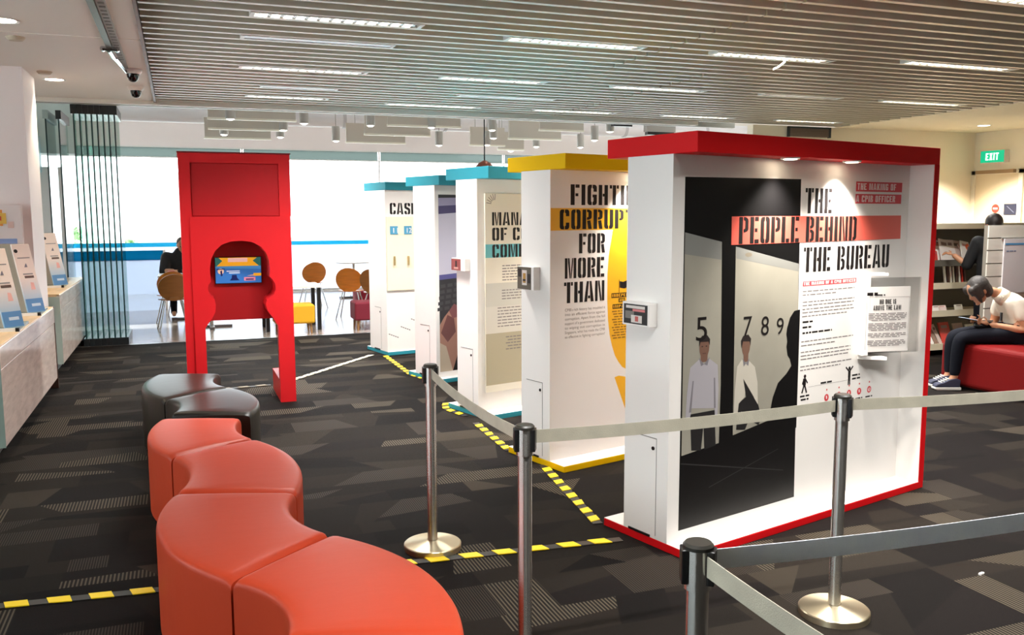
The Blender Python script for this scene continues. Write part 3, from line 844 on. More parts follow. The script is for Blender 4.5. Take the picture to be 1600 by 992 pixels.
flat(sp, [(.687, 1.312), (.655, 1.312), (.615, 1.282), (.67, 1.235), (.687, 1.235)], y0 - .002, smat('green', (44, 112, 104)))
flat(sp, rc(.40, 1.272, .57, 1.308), y0 - .003, smat('pink', (238, 196, 188)))
flat(sp, rc(.385, 1.185, .50, 1.194), y0 - .002, smat('white', (210, 224, 236)))
flat(sp, rc(.405, 1.168, .50, 1.178), y0 - .002, smat('white', (210, 224, 236)))
flat(sp, [(.41, 1.105), (.495, 1.105), (.475, 1.128), (.47, 1.155), (.43, 1.155), (.428, 1.128)], y0 - .002, smat('navy', (24, 34, 88)))
flat(sp, disc_poly(.335, 1.19, .027), y0 - .002, smat('cream', (244, 206, 176)))
flat(sp, [(.30, 1.212), (.37, 1.214), (.37, 1.206), (.30, 1.203)], y0 - .003, smat('navy', (24, 34, 88)))
flat(sp, [(.33, 1.19), (.345, 1.20), (.350, 1.15), (.335, 1.145)], y0 - .003, smat('navy', (24, 34, 88)))
flat(sp, [(.56, 1.145), (.62, 1.155), (.62, 1.145)], y0 - .002, smat('peach', (238, 170, 130)))
flat(sp, rc(.62, 1.142, .687, 1.168), y0 - .002, smat('yellow', (244, 178, 40)))
flat(sp, rc(.535, 1.10, .635, 1.132), y0 - .002, smat('rose', (214, 130, 150)))
flat(sp, rc(.55, 1.107, .62, 1.118), y0 - .003, smat('navy', (24, 34, 88)))
sp.build('screen_picture', None, s)

# ================================================================== EXHIBITION STANDS
HT, ST, BT, WD, DP = 2.082, .0975, .044, 2.066, .635
def stand(x, y, rz, colm, label, yf, yb, basew=WD):
    t = empty('exhibition_stand', (x, y, 0), label, 'exhibition stand', 'exhibition stands in a row', rz)
    B(0, WD, 0, DP, HT - ST, HT).build('canopy', colm, t, bevel=.003)
    b = B(0, WD, 0, DP, 0, BT - .002).build('base', colm, t, bevel=.003)
    B(.002, WD - .002, .002, DP - .002, BT - .002, BT).build('base_top', WHITE, b)
    p = B(0.001, WD - .05, yf, yb, BT, HT - ST).build('display_wall', WHITE, t)
    B(WD - .05, WD, 0, DP, BT - .002, HT - ST).build('end_post', colm, t)
    B(WD - .054, WD - .05, .003, yf, BT, HT - ST).build('return_lining', WHITE, t)
    ym = (yf + yb) / 2
    lid = MB().box(-.0008, .001, ym - .08, ym + .10, .566, .570).box(-.0008, .001, ym - .08, ym - .078, .06, .568)
    lid.build('hatch_joint', mat('joint shade', (120, 116, 112), .7), p)
    MB().prism(disc_poly(ym - .055, .515, .010, 14), -.003, .001, 'x').build('hatch_lock', mat('lock black', (30, 28, 28), .3, metal=.6), p)
    B(-.004, .001, ym - .04, ym + .12, BT, BT + .012).build('cable_slot', BLACK, p)
    return t, p
def wall_box(st, y0, y1, z0, z1, kind):
    """picture box fixed on the stand's end face, which looks to -x"""
    b = B(-.055, .0, y0, y1, z0, z1).build('picture_box', WHITE, st, bevel=.003)
    pm = MB()
    def q(u0, u1, v0, v1, m, o):
        ya, yb_ = y1 - (y1 - y0) * u0, y1 - (y1 - y0) * u1
        za, zb = z0 + (z1 - z0) * v0, z0 + (z1 - z0) * v1
        pm.face([(-.055 - o, ya, za), (-.055 - o, yb_, za), (-.055 - o, yb_, zb), (-.055 - o, ya, zb)], m)
    blk = mat('print black', (30, 28, 28)); gr = mat('print grey', (120, 116, 110)); pal = mat('print pale', (214, 206, 200))
    if kind == 0:
        q(.06, .94, .08, .92, blk, .001)
        q(.15, .85, .74, .86, pal, .002); q(.4, .85, .62, .72, mat('print rose', (210, 120, 120)), .002)
        q(.12, .45, .3, .62, gr, .002); q(.35, .75, .14, .46, pal, .003); q(.5, .62, .2, .42, mat('print rust', (190, 90, 84)), .004)
    elif kind == 1:
        q(.0, .86, .02, .98, mat('print sepia', (96, 90, 78)), .001)
        q(.3, .6, .2, .85, pal, .002); q(.36, .54, .3, .72, mat('print ochre', (170, 128, 60)), .003); q(.36, .54, .38, .46, blk, .004)
        q(.05, .25, .55, .9, blk, .002); q(.65, .82, .3, .7, blk, .002)
    else:
        q(.0, .7, .04, .96, mat('print maroon', (140, 72, 70)), .001)
        q(.3, .42, .3, .8, blk, .002); q(.2, .52, .15, .3, mat('print dusk', (196, 150, 140)), .002)
    pm.build('picture_print', None, b)
def spot(st, x, y, watts=9):
    r = MB().lathe([(.0, -.003), (.035, -.003), (.048, -.008), (.05, 0)], c=(x, y, HT - ST), n=20).build('spot_fitting', HOUS, st, smooth=40)
    MB().prism(disc_poly(x, y, .033), HT - ST - .010, HT - ST - .004, 'z').build('spot_lamp', mat('spot glow', (255, 240, 210), .4, emit=12), st)
    ld = bpy.data.lights.new('spot_glow', 'SPOT')
    ld.energy = watts; ld.spot_size = math.radians(105); ld.spot_blend = 1.0; ld.shadow_soft_size = .035; ld.color = (1, .93, .83)
    lo = bpy.data.objects.new('spot_glow', ld); C.objects.link(lo)
    lo.location = (x, y, HT - ST - .02); lo.parent = st

ST5, W5 = stand(2.270, 3.591, .2491, RED, 'white stand in a red frame, nearest the camera, titled THE PEOPLE BEHIND THE BUREAU', .155, .475)
ST4, W4 = stand(2.307, 5.181, .2600, YEL, 'white stand in a yellow frame, titled FIGHTING CORRUPTION', .155, .475)
ST3, W3 = stand(2.335, 6.755, .2800, TEAL, 'teal framed stand just behind the yellow one, with a framed poster', .165, .48)
ST2, W2 = stand(2.410, 8.460, .3000, TEAL, 'teal framed stand in the middle of the three, showing a laptop photo', .086, .49)
ST1, W1 = stand(2.301, 10.389, .2097, TEAL, 'teal framed stand farthest back, with cream locker doors 11 and 12', .021, .531)
wall_box(ST5, .246, .443, 1.137, 1.256, 0)
wall_box(ST4, .262, .443, 1.192, 1.348, 1)
wall_box(ST3, .27, .473, 1.225, 1.330, 2)
for x, y_, w_ in ((.74, .052, 8), (1.27, .052, 8)):
    spot(ST5, x, y_, w_ * 12.5)
spot(ST4, .72, .075, 95)
spot(ST4, 1.35, .075, 80)
spot(ST3, .9, .08, 75)
spot(ST2, .9, .05, 20)
spot(ST1, .9, .012, 8)

# ---- prints of the red stand
YF = .155
ph = MB()
PB_ = mat('photo black', (11, 10, 11), .4, spec=.25); PW = mat('photo wall', (150, 146, 134), .5, spec=.1, var=.12, vscale=2); PCN = mat('photo cornice', (128, 128, 124), .5, spec=.1)
flat(ph, [(.083, 1.877), (.97, 1.883), (1.005, .098), (.083, .094)], YF - .0012, PB_)
ph.build('photo_print', None, W5)
ph = MB()
flat(ph, [(.089, 1.608), (.354, 1.556), (.372, .82), (.368, .509), (.095, .483)], YF - .0020, PW)
flat(ph, [(.46, 1.53), (.974, 1.424), (1.0, .62), (.758, .575), (.475, .534)], YF - .0020, PW)
flat(ph, [(.089, 1.608), (.354, 1.556), (.357, 1.465), (.090, 1.501)], YF - .0024, PCN)
flat(ph, [(.46, 1.53), (.974, 1.424), (.976, 1.382), (.466, 1.468)], YF - .0024, PCN)
flat(ph, disc_poly(.56, 1.485, .028, 12, .012), YF - .0027, mat('photo lamp', (120, 112, 98)))
ph.build('photo_window_print', None, W5)
SKIN_P = mat('photo skin', (112, 82, 68), .5); SH1 = mat('photo shirt', (160, 156, 162), .5); SH2 = mat('photo shirt light', (186, 180, 168), .5)
HAIRP = mat('photo hair', (34, 26, 26), .5); TRO = mat('photo trousers', (22, 20, 22), .5); SHF = mat('photo shirt fold', (116, 112, 118), .5)
pf = MB(); y1 = YF - .0034
flat(pf, [(.15, .69), (.33, .69), (.345, .50), (.26, .49), (.25, .62), (.235, .49), (.165, .50)], y1, TRO)
flat(pf, [(.205, .965), (.145, .93), (.125, .80), (.118, .66), (.142, .645), (.158, .70), (.16, .72), (.33, .70), (.335, .64), (.352, .64), (.356, .80), (.345, .925), (.285, .962), (.245, .94)], y1 - .0004, SH1)
flat(pf, [(.158, .70), (.172, .86), (.163, .86), (.142, .70)], y1 - .0008, SHF)
flat(pf, [(.325, .70), (.318, .86), (.328, .86), (.338, .70)], y1 - .0008, SHF)
flat(pf, rc(.218, .95, .268, 1.0), y1 - .0006, SKIN_P)
flat(pf, disc_poly(.243, 1.024, .036, 16, .056), y1 - .001, SKIN_P)
flat(pf, [(.205, 1.03), (.203, 1.065), (.225, 1.086), (.262, 1.086), (.284, 1.064), (.282, 1.03), (.272, 1.052), (.215, 1.054)], y1 - .0014, HAIRP)
flat(pf, [(.205, .975), (.243, .938), (.222, .93)], y1 - .0014, SHF); flat(pf, [(.283, .972), (.243, .938), (.268, .93)], y1 - .0014, SHF)
for ex in (.228, .258): flat(pf, disc_poly(ex, 1.03, .006, 8, .003), y1 - .0014, HAIRP)
flat(pf, rc(.23, .992, .256, .996), y1 - .0014, mat('photo lip', (84, 50, 46)))
pf.build('printed_figure', None, W5)
pf = MB()
flat(pf, [(.505, .70), (.64, .76), (.70, .60), (.68, .56), (.60, .60), (.57, .55), (.50, .56)], y1, TRO)
flat(pf, [(.53, .935), (.495, .90), (.482, .78), (.476, .60), (.50, .59), (.515, .70), (.56, .73), (.57, .80), (.635, .72), (.655, .66), (.668, .68), (.66, .80), (.635, .885), (.59, .92), (.555, .91)], y1 - .0004, SH2)
flat(pf, [(.545, .83), (.57, .80), (.665, .68), (.685, .60), (.61, .66), (.575, .71)], y1 - .0008, TRO)
flat(pf, rc(.543, .92, .58, .97), y1 - .0006, SKIN_P)
flat(pf, disc_poly(.56, 1.0, .032, 16, .05), y1 - .001, SKIN_P)
flat(pf, [(.524, .995), (.518, 1.035), (.535, 1.06), (.575, 1.064), (.598, 1.04), (.594, 1.0), (.586, 1.026), (.536, 1.03)], y1 - .0014, HAIRP)
flat(pf, [(.535, .94), (.562, .91), (.545, .895)], y1 - .0014, SHF); flat(pf, [(.588, .935), (.562, .91), (.582, .895)], y1 - .0014, SHF)
pf.build('printed_figure', None, W5)
pf = MB()
flat(pf, [(1.0, 1.17), (.95, 1.165), (.915, 1.13), (.893, 1.075), (.888, 1.04), (.898, 1.0), (.892, .97), (.905, .92), (.925, .90), (.94, .86), (.90, .82), (.83, .775), (.79, .70), (.765, .60), (.75, .55), (1.003, .5)], y1 - .0006, PB_)
flat(pf, [(.09, .44), (.9, .27), (.9, .275), (.09, .447)], y1, mat('photo faint line', (40, 38, 40)))
flat(pf, [(.3, .28), (.85, .40), (.85, .404), (.3, .285)], y1, mat('photo faint line', (40, 38, 40)))
pf.build('printed_silhouette', None, W5)
for tx, x0, x1, z0, z1 in (('5', .170, .250, 1.062, 1.184), ('7', .528, .594, 1.058, 1.163), ('8', .672, .734, 1.050, 1.153), ('9', .799, .857, 1.045, 1.136)):
    font_mesh(tx, (z1 - z0) / .70, x0, y1 - .002, z0, INK, 'printed_number', W5, width=x1 - x0)

CORAL = mat('coral band', (222, 96, 82), .4); TAGR = mat('red tag', (214, 62, 72), .4)
bm_ = MB(); flat(bm_, [(.422, 1.684), (1.936, 1.684), (1.940, 1.543), (.424, 1.539)], YF - .006, CORAL); bm_.build('title_band', None, W5)
for q_ in (rc(1.469, 1.823, 1.934, 1.880), rc(1.468, 1.754, 1.93, 1.809), rc(1.016, 1.297, 1.510, 1.3235)):
    bm_ = MB(); flat(bm_, q_, YF - .002, TAGR); bm_.build('title_tag', None, W5)
tl = MB()
lettering(tl, 'THE', 1.012, 1.25, 1.698, 1.836, YF - .003, INK)
lettering(tl, 'PEOPLE BEHIND', .479, 1.490, 1.542, 1.681, YF - .0075, INK, gap=.18)
lettering(tl, 'THE BUREAU', 1.015, 1.83, 1.375, 1.512, YF - .003, INK)
tl.build('title_lettering', None, W5)
WP = mat('white print', (246, 236, 234), .5)
tl = MB()
lettering(tl, 'THE MAKING OF', 1.482, 1.87, 1.833, 1.871, YF - .003, WP, gap=.3)
lettering(tl, 'A CPIB OFFICER', 1.475, 1.865, 1.763, 1.801, YF - .003, WP, gap=.3)
lettering(tl, 'THE MAKING OF A CPIB OFFICER', 1.024, 1.50, 1.3015, 1.319, YF - .003, WP, gap=.3)
tl.build('tag_lettering', None, W5)
TX = mat('text grey', (118, 110, 110), .6)
tm = MB(); tb = MB(); rt_ = random.Random(11)
for i, (x0, x1, z) in enumerate(((1.018, 1.496, 1.268), (1.018, 1.321, 1.248), (1.020, 1.50, 1.208), (1.020, 1.495, 1.189), (1.020, 1.497, 1.168), (1.020, 1.498, 1.149), (1.020, 1.43, 1.128), (1.02, 1.503, .986), (1.02, 1.327, .963), (1.02, 1.479, .926), (1.02, 1.481, .905), (1.02, 1.461, .886), (1.02, 1.506, .844), (1.02, 1.39, .824))):
    text_strips(tm, x0, x1, z, .0055, YF - .0015, TX, rt_)
for x0, x1, z in ((1.025, 1.116, 1.096), (1.027, 1.105, 1.066), (1.028, 1.296, 1.034), (1.027, 1.109, .674), (1.034, 1.104, .654), (1.509, 1.585, .744), (1.51, 1.59, .723), (1.21, 1.326, .731)):
    text_strips(tb, x0, x1, z, .010, YF - .0015, INK, rt_)
for cx, cz in ((1.27, .600), (1.386, .600), (1.485, .600), (1.586, .598), (1.687, .597)):
    text_strips(tb, cx - .035, cx + .035, cz, .009, YF - .0015, INK, rt_)
tm.build('body_text', None, W5)['kind'] = 'stuff'
tb.build('caption_text', None, W5)['kind'] = 'stuff'
ic = MB()
def limb(p, q, w):
    d = Vector((q[0] - p[0], q[1] - p[1])); n = Vector((-d.y, d.x)).normalized() * w
    flat(ic, [(p[0] - n.x, p[1] - n.y), (q[0] - n.x, q[1] - n.y), (q[0] + n.x, q[1] + n.y), (p[0] + n.x, p[1] + n.y)], YF - .0015, INK)
flat(ic, disc_poly(1.065, .786, .011), YF - .0015, INK)
limb((1.062, .775), (1.062, .735), .013); limb((1.06, .738), (1.042, .692), .006); limb((1.064, .738), (1.084, .69), .006); limb((1.07, .772), (1.09, .745), .0045); limb((1.056, .772), (1.044, .742), .0045)
flat(ic, disc_poly(1.481, .790, .011), YF - .0015, INK)
limb((1.481, .778), (1.481, .735), .012); limb((1.476, .738), (1.474, .690), .0055); limb((1.486, .738), (1.488, .690), .0055); limb((1.474, .775), (1.445, .800), .005); limb((1.488, .775), (1.515, .800), .005)
flat(ic, [(1.10, .7205), (1.466, .7205), (1.466, .722), (1.10, .722)], YF - .0015, TX)
ic.build('person_icons', None, W5)
rd = MB(); RDM = mat('icon red', (206, 58, 64), .5)
for i, cx in enumerate((1.27, 1.386, 1.485, 1.586, 1.687)):
    flat(rd, disc_poly(cx, .640, .021), YF - .0015, RDM)
    flat(rd, disc_poly(cx, .686, .006, 8), YF - .0015, RDM)
    if i == 4: flat(rd, disc_poly(cx, .640, .012), YF - .002, WP)
    flat(rd, [(cx - .003, .632), (cx + .006, .634), (cx + .003, .652), (cx - .006, .650)], YF - .0025, WP if i < 4 else RDM)
rd.build('round_icons', None, W5)

# leaflet holder standing out of the red stand
def hp(a):    # local frame on the stand, hinged and turned towards the viewer
    return a
h = bpy.data.objects.new('leaflet_holder', None); C.objects.link(h); h.parent = ST5
h.location = (1.575, YF, 0); h.rotation_euler = (0, 0, -.38)
B(-.02, .02, -.055, .0, .86, 1.335).build('holder_spine', WHITE, h, bevel=.006)
MB().prism([(-.03, 0.0), (.12, -.07), (.12, -.02), (.06, .0)], 1.335, 1.352, 'z').build('holder_cap', WHITE, h)
MB().prism([(-.03, 0.0), (.12, -.09), (.12, -.02), (.06, .0)], .838, .858, 'z').build('holder_cap', WHITE, h)
ACR = glass_mat('acrylic sheet', (244, 244, 244), .03, rough=.1)
for i in range(3):
    B(-.015, .345 + .012 * i, -.052 + .012 * i, -.049 + .012 * i, .875, 1.322).build('acrylic_sleeve', ACR, h, rz=-.015 * i)
sh = B(-.012, .285, -.054, -.0525, .885, 1.27).build('leaflet_sheet', mat('leaflet paper', (222, 216, 212), .6), h)
lf = MB(); ly = -.0555
lettering(lf, 'NO ONE IS', .115, .225, 1.168, 1.196, ly, INK, gap=.3)
lettering(lf, 'ABOVE THE LAW', .075, .26, 1.132, 1.160, ly, INK, gap=.3)
lf.build('leaflet_heading', None, sh).location = (-.035, 0, 0)
lf = MB()
text_strips(lf, .03, .10, 1.228, .018, ly, INK, rt_); text_strips(lf, .10, .15, 1.222, .007, ly, INK, rt_)
flat(lf, rc(.03, 1.2075, .315, 1.209), ly, TX); flat(lf, rc(.03, .9, .0315, 1.208), ly, TX); flat(lf, rc(.3135, .9, .315, 1.208), ly, TX)
z = 1.112
for nln, gp_ in ((5, .012), (5, .012), (3, .014), (4, .012)):
    for q in range(nln):
        text_strips(lf, .045 + (.02 if q == nln - 1 else 0), .30 - (.04 if q == nln - 1 else 0), z, .005, ly, TX, rt_)
        z -= .0095
    z -= gp_
lo_ = lf.build('leaflet_text', None, sh); lo_.location = (-.035, 0, 0); lo_['kind'] = 'stuff'

# ---- prints of the yellow stand
AMB = mat('amber print', (236, 176, 32), .4)
p4 = MB()
flat(p4, [(.004, 1.737), (1.2, 1.737), (1.2, 1.590), (.004, 1.590)], YF - .0012, AMB)
arc = [(.551, 1.60), (.53, 1.50), (.512, 1.409), (.503, 1.29), (.503, 1.10), (.512, .965), (.528, .86), (.551, .782), (.58, .71), (.613, .662), (.65, .622), (.70, .596), (.80, .57), (1.0, .62), (1.08, .9), (1.1, 1.2), (1.05, 1.6)]
flat(p4, arc, YF - .0014, AMB)
flat(p4, [(.578, .555), (.62, .562), (.677, .549), (.75, .50), (.76, .2), (.70, .12), (.683, .16), (.69, .30), (.655, .38)], YF - .0014, AMB)
p4.build('title_band', None, W4)
tl = MB()
lettering(tl, 'FIGHTING', .171, .86, 1.757, 1.893, YF - .003, INK)
lettering(tl, 'CORRUPTION', .080, 1.0, 1.597, 1.728, YF - .003, INK)
lettering(tl, 'FOR', .246, .476, 1.435, 1.568, YF - .003, INK)
lettering(tl, 'MORE', .125, .473, 1.270, 1.406, YF - .003, INK)
lettering(tl, 'THAN', .119, .475, 1.105, 1.245, YF - .003, INK, gap=.16)
tl.build('title_lettering', None, W4)
for i, ln in enumerate(('CPIB\'s rich history has moulded it', 'into an efficient force against', 'corruption. Apart from the full', 'support of a government dedicated', 'to wiping out corruption in', 'Singapore, what has made the CPIB', 'so effective in fighting corruption?')):
    font_mesh(ln, .026, .127, YF - .002, 1.050 - i * .0305, mat('text brown', (128, 118, 112), .6), 'body_text', W4, width=.355)
fl = MB()
flat(fl, rc(.609, 1.152, .614, 1.242), YF - .003, INK)
flat(fl, [(.616, 1.232), (.65, 1.225), (.69, 1.236), (.70, 1.19), (.66, 1.178), (.617, 1.186)], YF - .003, INK)
flat(fl, rc(.541, 1.117, .80, 1.150), YF - .003, INK); flat(fl, rc(.608, 1.084, .668, 1.112), YF - .003, INK); flat(fl, rc(.553, 1.040, .79, 1.072), YF - .003, INK)
fl.build('flag_emblem', None, W4)
tl = MB()
lettering(tl, 'INDEPENDENT', .548, .79, 1.123, 1.144, YF - .004, AMB, gap=.35)
lettering(tl, 'AND', .616, .660, 1.089, 1.107, YF - .004, AMB, gap=.35)
lettering(tl, 'IMPARTIAL', .560, .78, 1.046, 1.066, YF - .004, AMB, gap=.35)
tl.build('emblem_lettering', None, W4)
tm = MB()
for i in range(11):
    text_strips(tm, .548 + .01 * (i % 3), .80, 1.022 - i * .0188, .008, YF - .003, mat('text amber dark', (140, 96, 20), .6), rt_)
tm.build('body_text', None, W4)['kind'] = 'stuff'

# ---- nearest teal stand: framed poster
fy = .165
po = MB()
CRM = mat('poster cream', (228, 220, 204), .5); OLV = mat('poster grey olive', (168, 158, 134), .5); PGR = mat('poster pale grey', (196, 192, 182), .5)
p3 = B(.072, 1.75, fy - .012, fy, .20, 1.868).build('poster_board', CRM, W3, bevel=.002)
flat(po, rc(.073, .927, 1.74, 1.124), fy - .0135, PGR)
flat(po, rc(.073, .70, 1.74, .927), fy - .0135, mat('poster mid grey', (206, 200, 190), .5))
flat(po, rc(.073, .26, 1.74, .70), fy - .0135, OLV)
po.build('poster_fields', None, p3)
po = MB(); flat(po, rc(.073, 1.337, .72, 1.449), fy - .0138, mat('teal print', (98, 178, 186), .5)); po.build('title_band', None, p3)
tl = MB()
lettering(tl, 'MANAGEMENT', .143, 1.02, 1.605, 1.714, fy - .015, INK)
lettering(tl, 'OF CORRUPTION', .143, 1.18, 1.479, 1.586, fy - .015, INK)
lettering(tl, 'COMPLAINTS', .143, .96, 1.337, 1.446, fy - .015, INK)
tl.build('title_lettering', None, p3)
po = MB()
for a in range(6):
    t_ = math.radians(95 + a * 16)
    cx, cz = .17, 1.78
    d1 = Vector((-math.cos(math.radians(8 + a * 17)), math.sin(math.radians(8 + a * 17))))
    n1 = Vector((-d1.y, d1.x)) * .003
    p0, p1 = Vector((cx, cz)) + d1 * .035, Vector((cx, cz)) + d1 * .085
    flat(po, [tuple(p0 - n1), tuple(p1 - n1), tuple(p1 + n1), tuple(p0 + n1)], fy - .014, TX)
po.build('sunburst_mark', None, p3)
tm = MB()
for i in range(6): text_strips(tm, .245, .95, 1.267 - i * .024, .008, fy - .015, TX, rt_)
for i in range(4): text_strips(tm, .24, .95, 1.06 - i * .024, .008, fy - .015, TX, rt_)
for i in range(7): text_strips(tm, .195, .95, .912 - i * .026, .008, fy - .015, TX, rt_)
for i in range(5): text_strips(tm, .28 + .02 * (i % 2), .95, .66 - i * .026, .009, fy - .015, TX, rt_)
tm.build('body_text', None, p3)['kind'] = 'stuff'
# ---- middle teal stand: laptop photo
ly2 = .086
ph = MB()
flat(ph, rc(.045, .10, 1.7, 1.893), ly2 - .0012, mat('laptop black', (26, 24, 28), .4))
flat(ph, [(.045, 1.86), (1.7, 2.0 - .107), (1.7, 1.85), (.045, 1.78)], ly2 - .002, mat('laptop lilac', (140, 134, 160), .4))
flat(ph, [(.045, 1.78), (1.7, 1.86), (1.7, 1.80), (.045, 1.70)], ly2 - .0022, mat('laptop navy', (58, 52, 92), .4))
flat(ph, [(.045, 1.70), (1.7, 1.80), (1.7, 1.18), (.045, 1.09)], ly2 - .0024, mat('laptop screen', (178, 174, 188), .4))
flat(ph, [(.045, 1.09), (1.7, 1.18), (1.7, 1.13), (.045, 1.04)], ly2 - .0026, mat('laptop edge', (70, 66, 120), .4))
ph.build('photo_print', None, W2)
ph = MB()
for r_ in range(5):
    for c_ in range(18):
        x_ = .06 + c_ * .085 - r_ * .01; z_ = .955 - r_ * .058 + c_ * .008
        flat(ph, [(x_, z_), (x_ + .062, z_ + .006), (x_ + .058, z_ + .04), (x_, z_ + .034)], ly2 - .0026, mat('laptop key', (50, 47, 50), .4))
ph.build('keyboard_print', None, W2)['kind'] = 'stuff'
ph = MB()
HB = mat('photo hand', (150, 108, 92), .5); HBD = mat('photo hand dark', (96, 52, 50), .5)
flat(ph, [(.045, .10), (.045, .58), (.10, .66), (.18, .74), (.24, .70), (.30, .78), (.42, .70), (.50, .5), (.48, .10)], ly2 - .003, HB)
flat(ph, [(.06, .50), (.14, .68), (.22, .64), (.24, .5), (.14, .40)], ly2 - .0035, HBD)
flat(ph, [(.16, .72), (.22, .79), (.33, .74), (.30, .66), (.2, .64)], ly2 - .0037, mat('photo cuff', (110, 60, 62), .5))
flat(ph, [(.045, .10), (.045, .40), (.12, .36), (.2, .10)], ly2 - .0036, mat('photo sleeve', (176, 160, 140), .5))
flat(ph, [(.2, .10), (.30, .10), (.36, .42), (.31, .40)], ly2 - .0036, PB_)
ph.build('hand_print', None, W2)
# ---- farthest teal stand: lockers 11, 12
l1 = .021
lk = B(.008, .66, l1 - .02, l1, .785, 1.67).build('locker_board', mat('locker cream', (238, 228, 200), .5), W1, bevel=.004)
tl = MB(); lettering(tl, 'CASE', .063, .42, 1.698, 1.833, l1 - .003, INK, gap=.18); tl.build('title_lettering', None, W1)
for i, (x0, tx) in enumerate(((.052, '11'), (.236, '12'))):
    b_ = B(x0, x0 + .10, l1 - .026, l1 - .02, 1.46, 1.558).build('number_plate', mat('plate blue', (74, 148, 182), .5), lk)
    font_mesh(tx, .085, x0 + .018, l1 - .028, 1.478, WP, 'plate_number', b_, width=.062)
    B(x0 + .04, x0 + .054, l1 - .05, l1 - .02, 1.09, 1.20).build('locker_handle', mat('handle brass', (186, 166, 120), .3, metal=.8), lk, bevel=.003)
tm = MB()
for (xa, za, n_) in ((-.0, .255, 5), (.16, .335, 5), (.30, .42, 3)):
    x_ = .02 + xa
    for q in range(n_):
        tm.face([(x_, l1 - .002, za - q * .011), (x_ + .02, l1 - .002, za - q * .011 - .007), (x_ + .02, l1 - .002, za - q * .011 + .005), (x_, l1 - .002, za - q * .011 + .012)], TX)
        x_ += .027
tm.build('slanted_text', None, W1)['kind'] = 'stuff'

# prints sit a fraction of a millimetre off their boards
for par_, yf_ in ((W5, .155), (W4, .155), (p3, .153), (W2, .086), (W1, .021)):
    for ch_ in par_.children:
        if ch_.type != 'MESH' or ch_.name.split('.')[0] in ('poster_board', 'locker_board', 'hatch_joint', 'hatch_lock', 'cable_slot'): continue
        if abs(ch_.location.y) > 1e-6:
            ch_.location.y = yf_ - (yf_ - ch_.location.y) * .22
        else:
            for v_ in ch_.data.vertices: v_.co.y = yf_ - (yf_ - v_.co.y) * .22

# ================================================================== OTTOMANS (wave bench)
def leather(name, col, rough):
    return mat(name, col, rough, spec=.15, bump=.06, bscale=9, stretch=(1, 2.2, 1))
LRED = leather('red leather', (180, 62, 36), .40)
LDRK = leather('dark brown leather', (40, 36, 31), .32)
def ottoman(a_in, a_out, b_in, b_out, h, m, label, group):
    """annular piece between joint a and joint b (inner and outer end points of each)"""
    A0, A1, B0_, B1 = (Vector(p) for p in (a_in, a_out, b_in, b_out))
    da, db = A0 - A1, B0_ - B1
    den = da.x * db.y - da.y * db.x
    t = ((B0_.x - A0.x) * db.y - (B0_.y - A0.y) * db.x) / den
    Cn = A0 + da * t
    pol = lambda p: ((p - Cn).length, math.atan2((p - Cn).y, (p - Cn).x))
    (ra0, ta), (ra1, _), (rb0, tb), (rb1, _) = pol(A0), pol(A1), pol(B0_), pol(B1)
    d = (tb - ta + math.pi) % (2 * math.pi) - math.pi
    N = 44
    g = .008 / max(ra1, rb1)
    ta2, d2 = ta + math.copysign(g, d), d - math.copysign(2 * g, d)
    org = Vector(((A0 + A1 + B0_ + B1) / 4).to_tuple())
    prof = [(0, 0.012), (0, h - .030), (.0025, h - .016), (.008, h - .007), (.018, h - .002), (.04, h + .0015)]
    wdt = ra1 - ra0
    rows = []
    for i in range(N + 1):
        f = i / N
        th = ta2 + d2 * f
        ri, ro = ra0 + (rb0 - ra0) * f, ra1 + (rb1 - ra1) * f
        e = min(f, 1 - f) * abs(d) * (ri + ro) / 2          # distance to the end joint
        edge = -.016 * max(0, 1 - e / .035) ** 2
        row = []
        W_ = ro - ri
        for u, z in prof: row.append((ri + u, z + (edge if z > .1 else 0)))
        for q in range(1, 8):
            s_ = q / 8
            row.append((ri + .04 + (W_ - .08) * s_, h + .0015 + .007 * math.sin(math.pi * s_) * min(1, e / .12 + .2) + edge))
        for u, z in prof[::-1]: row.append((ro - u, z + (edge if z > .1 else 0)))
        rows.append([(Cn.x + r_ * math.cos(th) - org.x, Cn.y + r_ * math.sin(th) - org.y, z) for r_, z in row])
    k_ = len(rows[0])
    vs = [p for r_ in rows for p in r_]
    fs = []
    for i in range(N):
        for q in range(k_ - 1):
            fs.append((i * k_ + q, i * k_ + q + 1, (i + 1) * k_ + q + 1, (i + 1) * k_ + q))
        fs.append((i * k_ + k_ - 1, i * k_, (i + 1) * k_, (i + 1) * k_ + k_ - 1))
    fs += [list(range(k_))[::-1], list(range(N * k_, N * k_ + k_))]
    if d < 0: fs = [list(f)[::-1] for f in fs]
    mb = MB(); mb.add(vs, fs)
    t_ = empty('curved_ottoman', (org.x, org.y, 0), label, 'ottoman', group)
    o = mb.build('upholstery', m, t_, smooth=50)
    bm = bmesh.new(); bm.from_mesh(o.data); bmesh.ops.recalc_face_normals(bm, faces=bm.faces); bm.to_mesh(o.data); bm.free()
    o.data.set_sharp_from_angle(angle=math.radians(50))
    ft = MB()
    for f, s_ in ((.15, .3), (.15, .7), (.85, .3), (.85, .7)):
        th = ta2 + d2 * f
        r_ = ra0 + wdt * s_
        ft.cyl((Cn.x + r_ * math.cos(th) - org.x, Cn.y + r_ * math.sin(th) - org.y, 0), (Cn.x + r_ * math.cos(th) - org.x, Cn.y + r_ * math.sin(th) - org.y, .014), .025)
    ft.build('glides', BLACK, t_)
    return t_
HR = .44

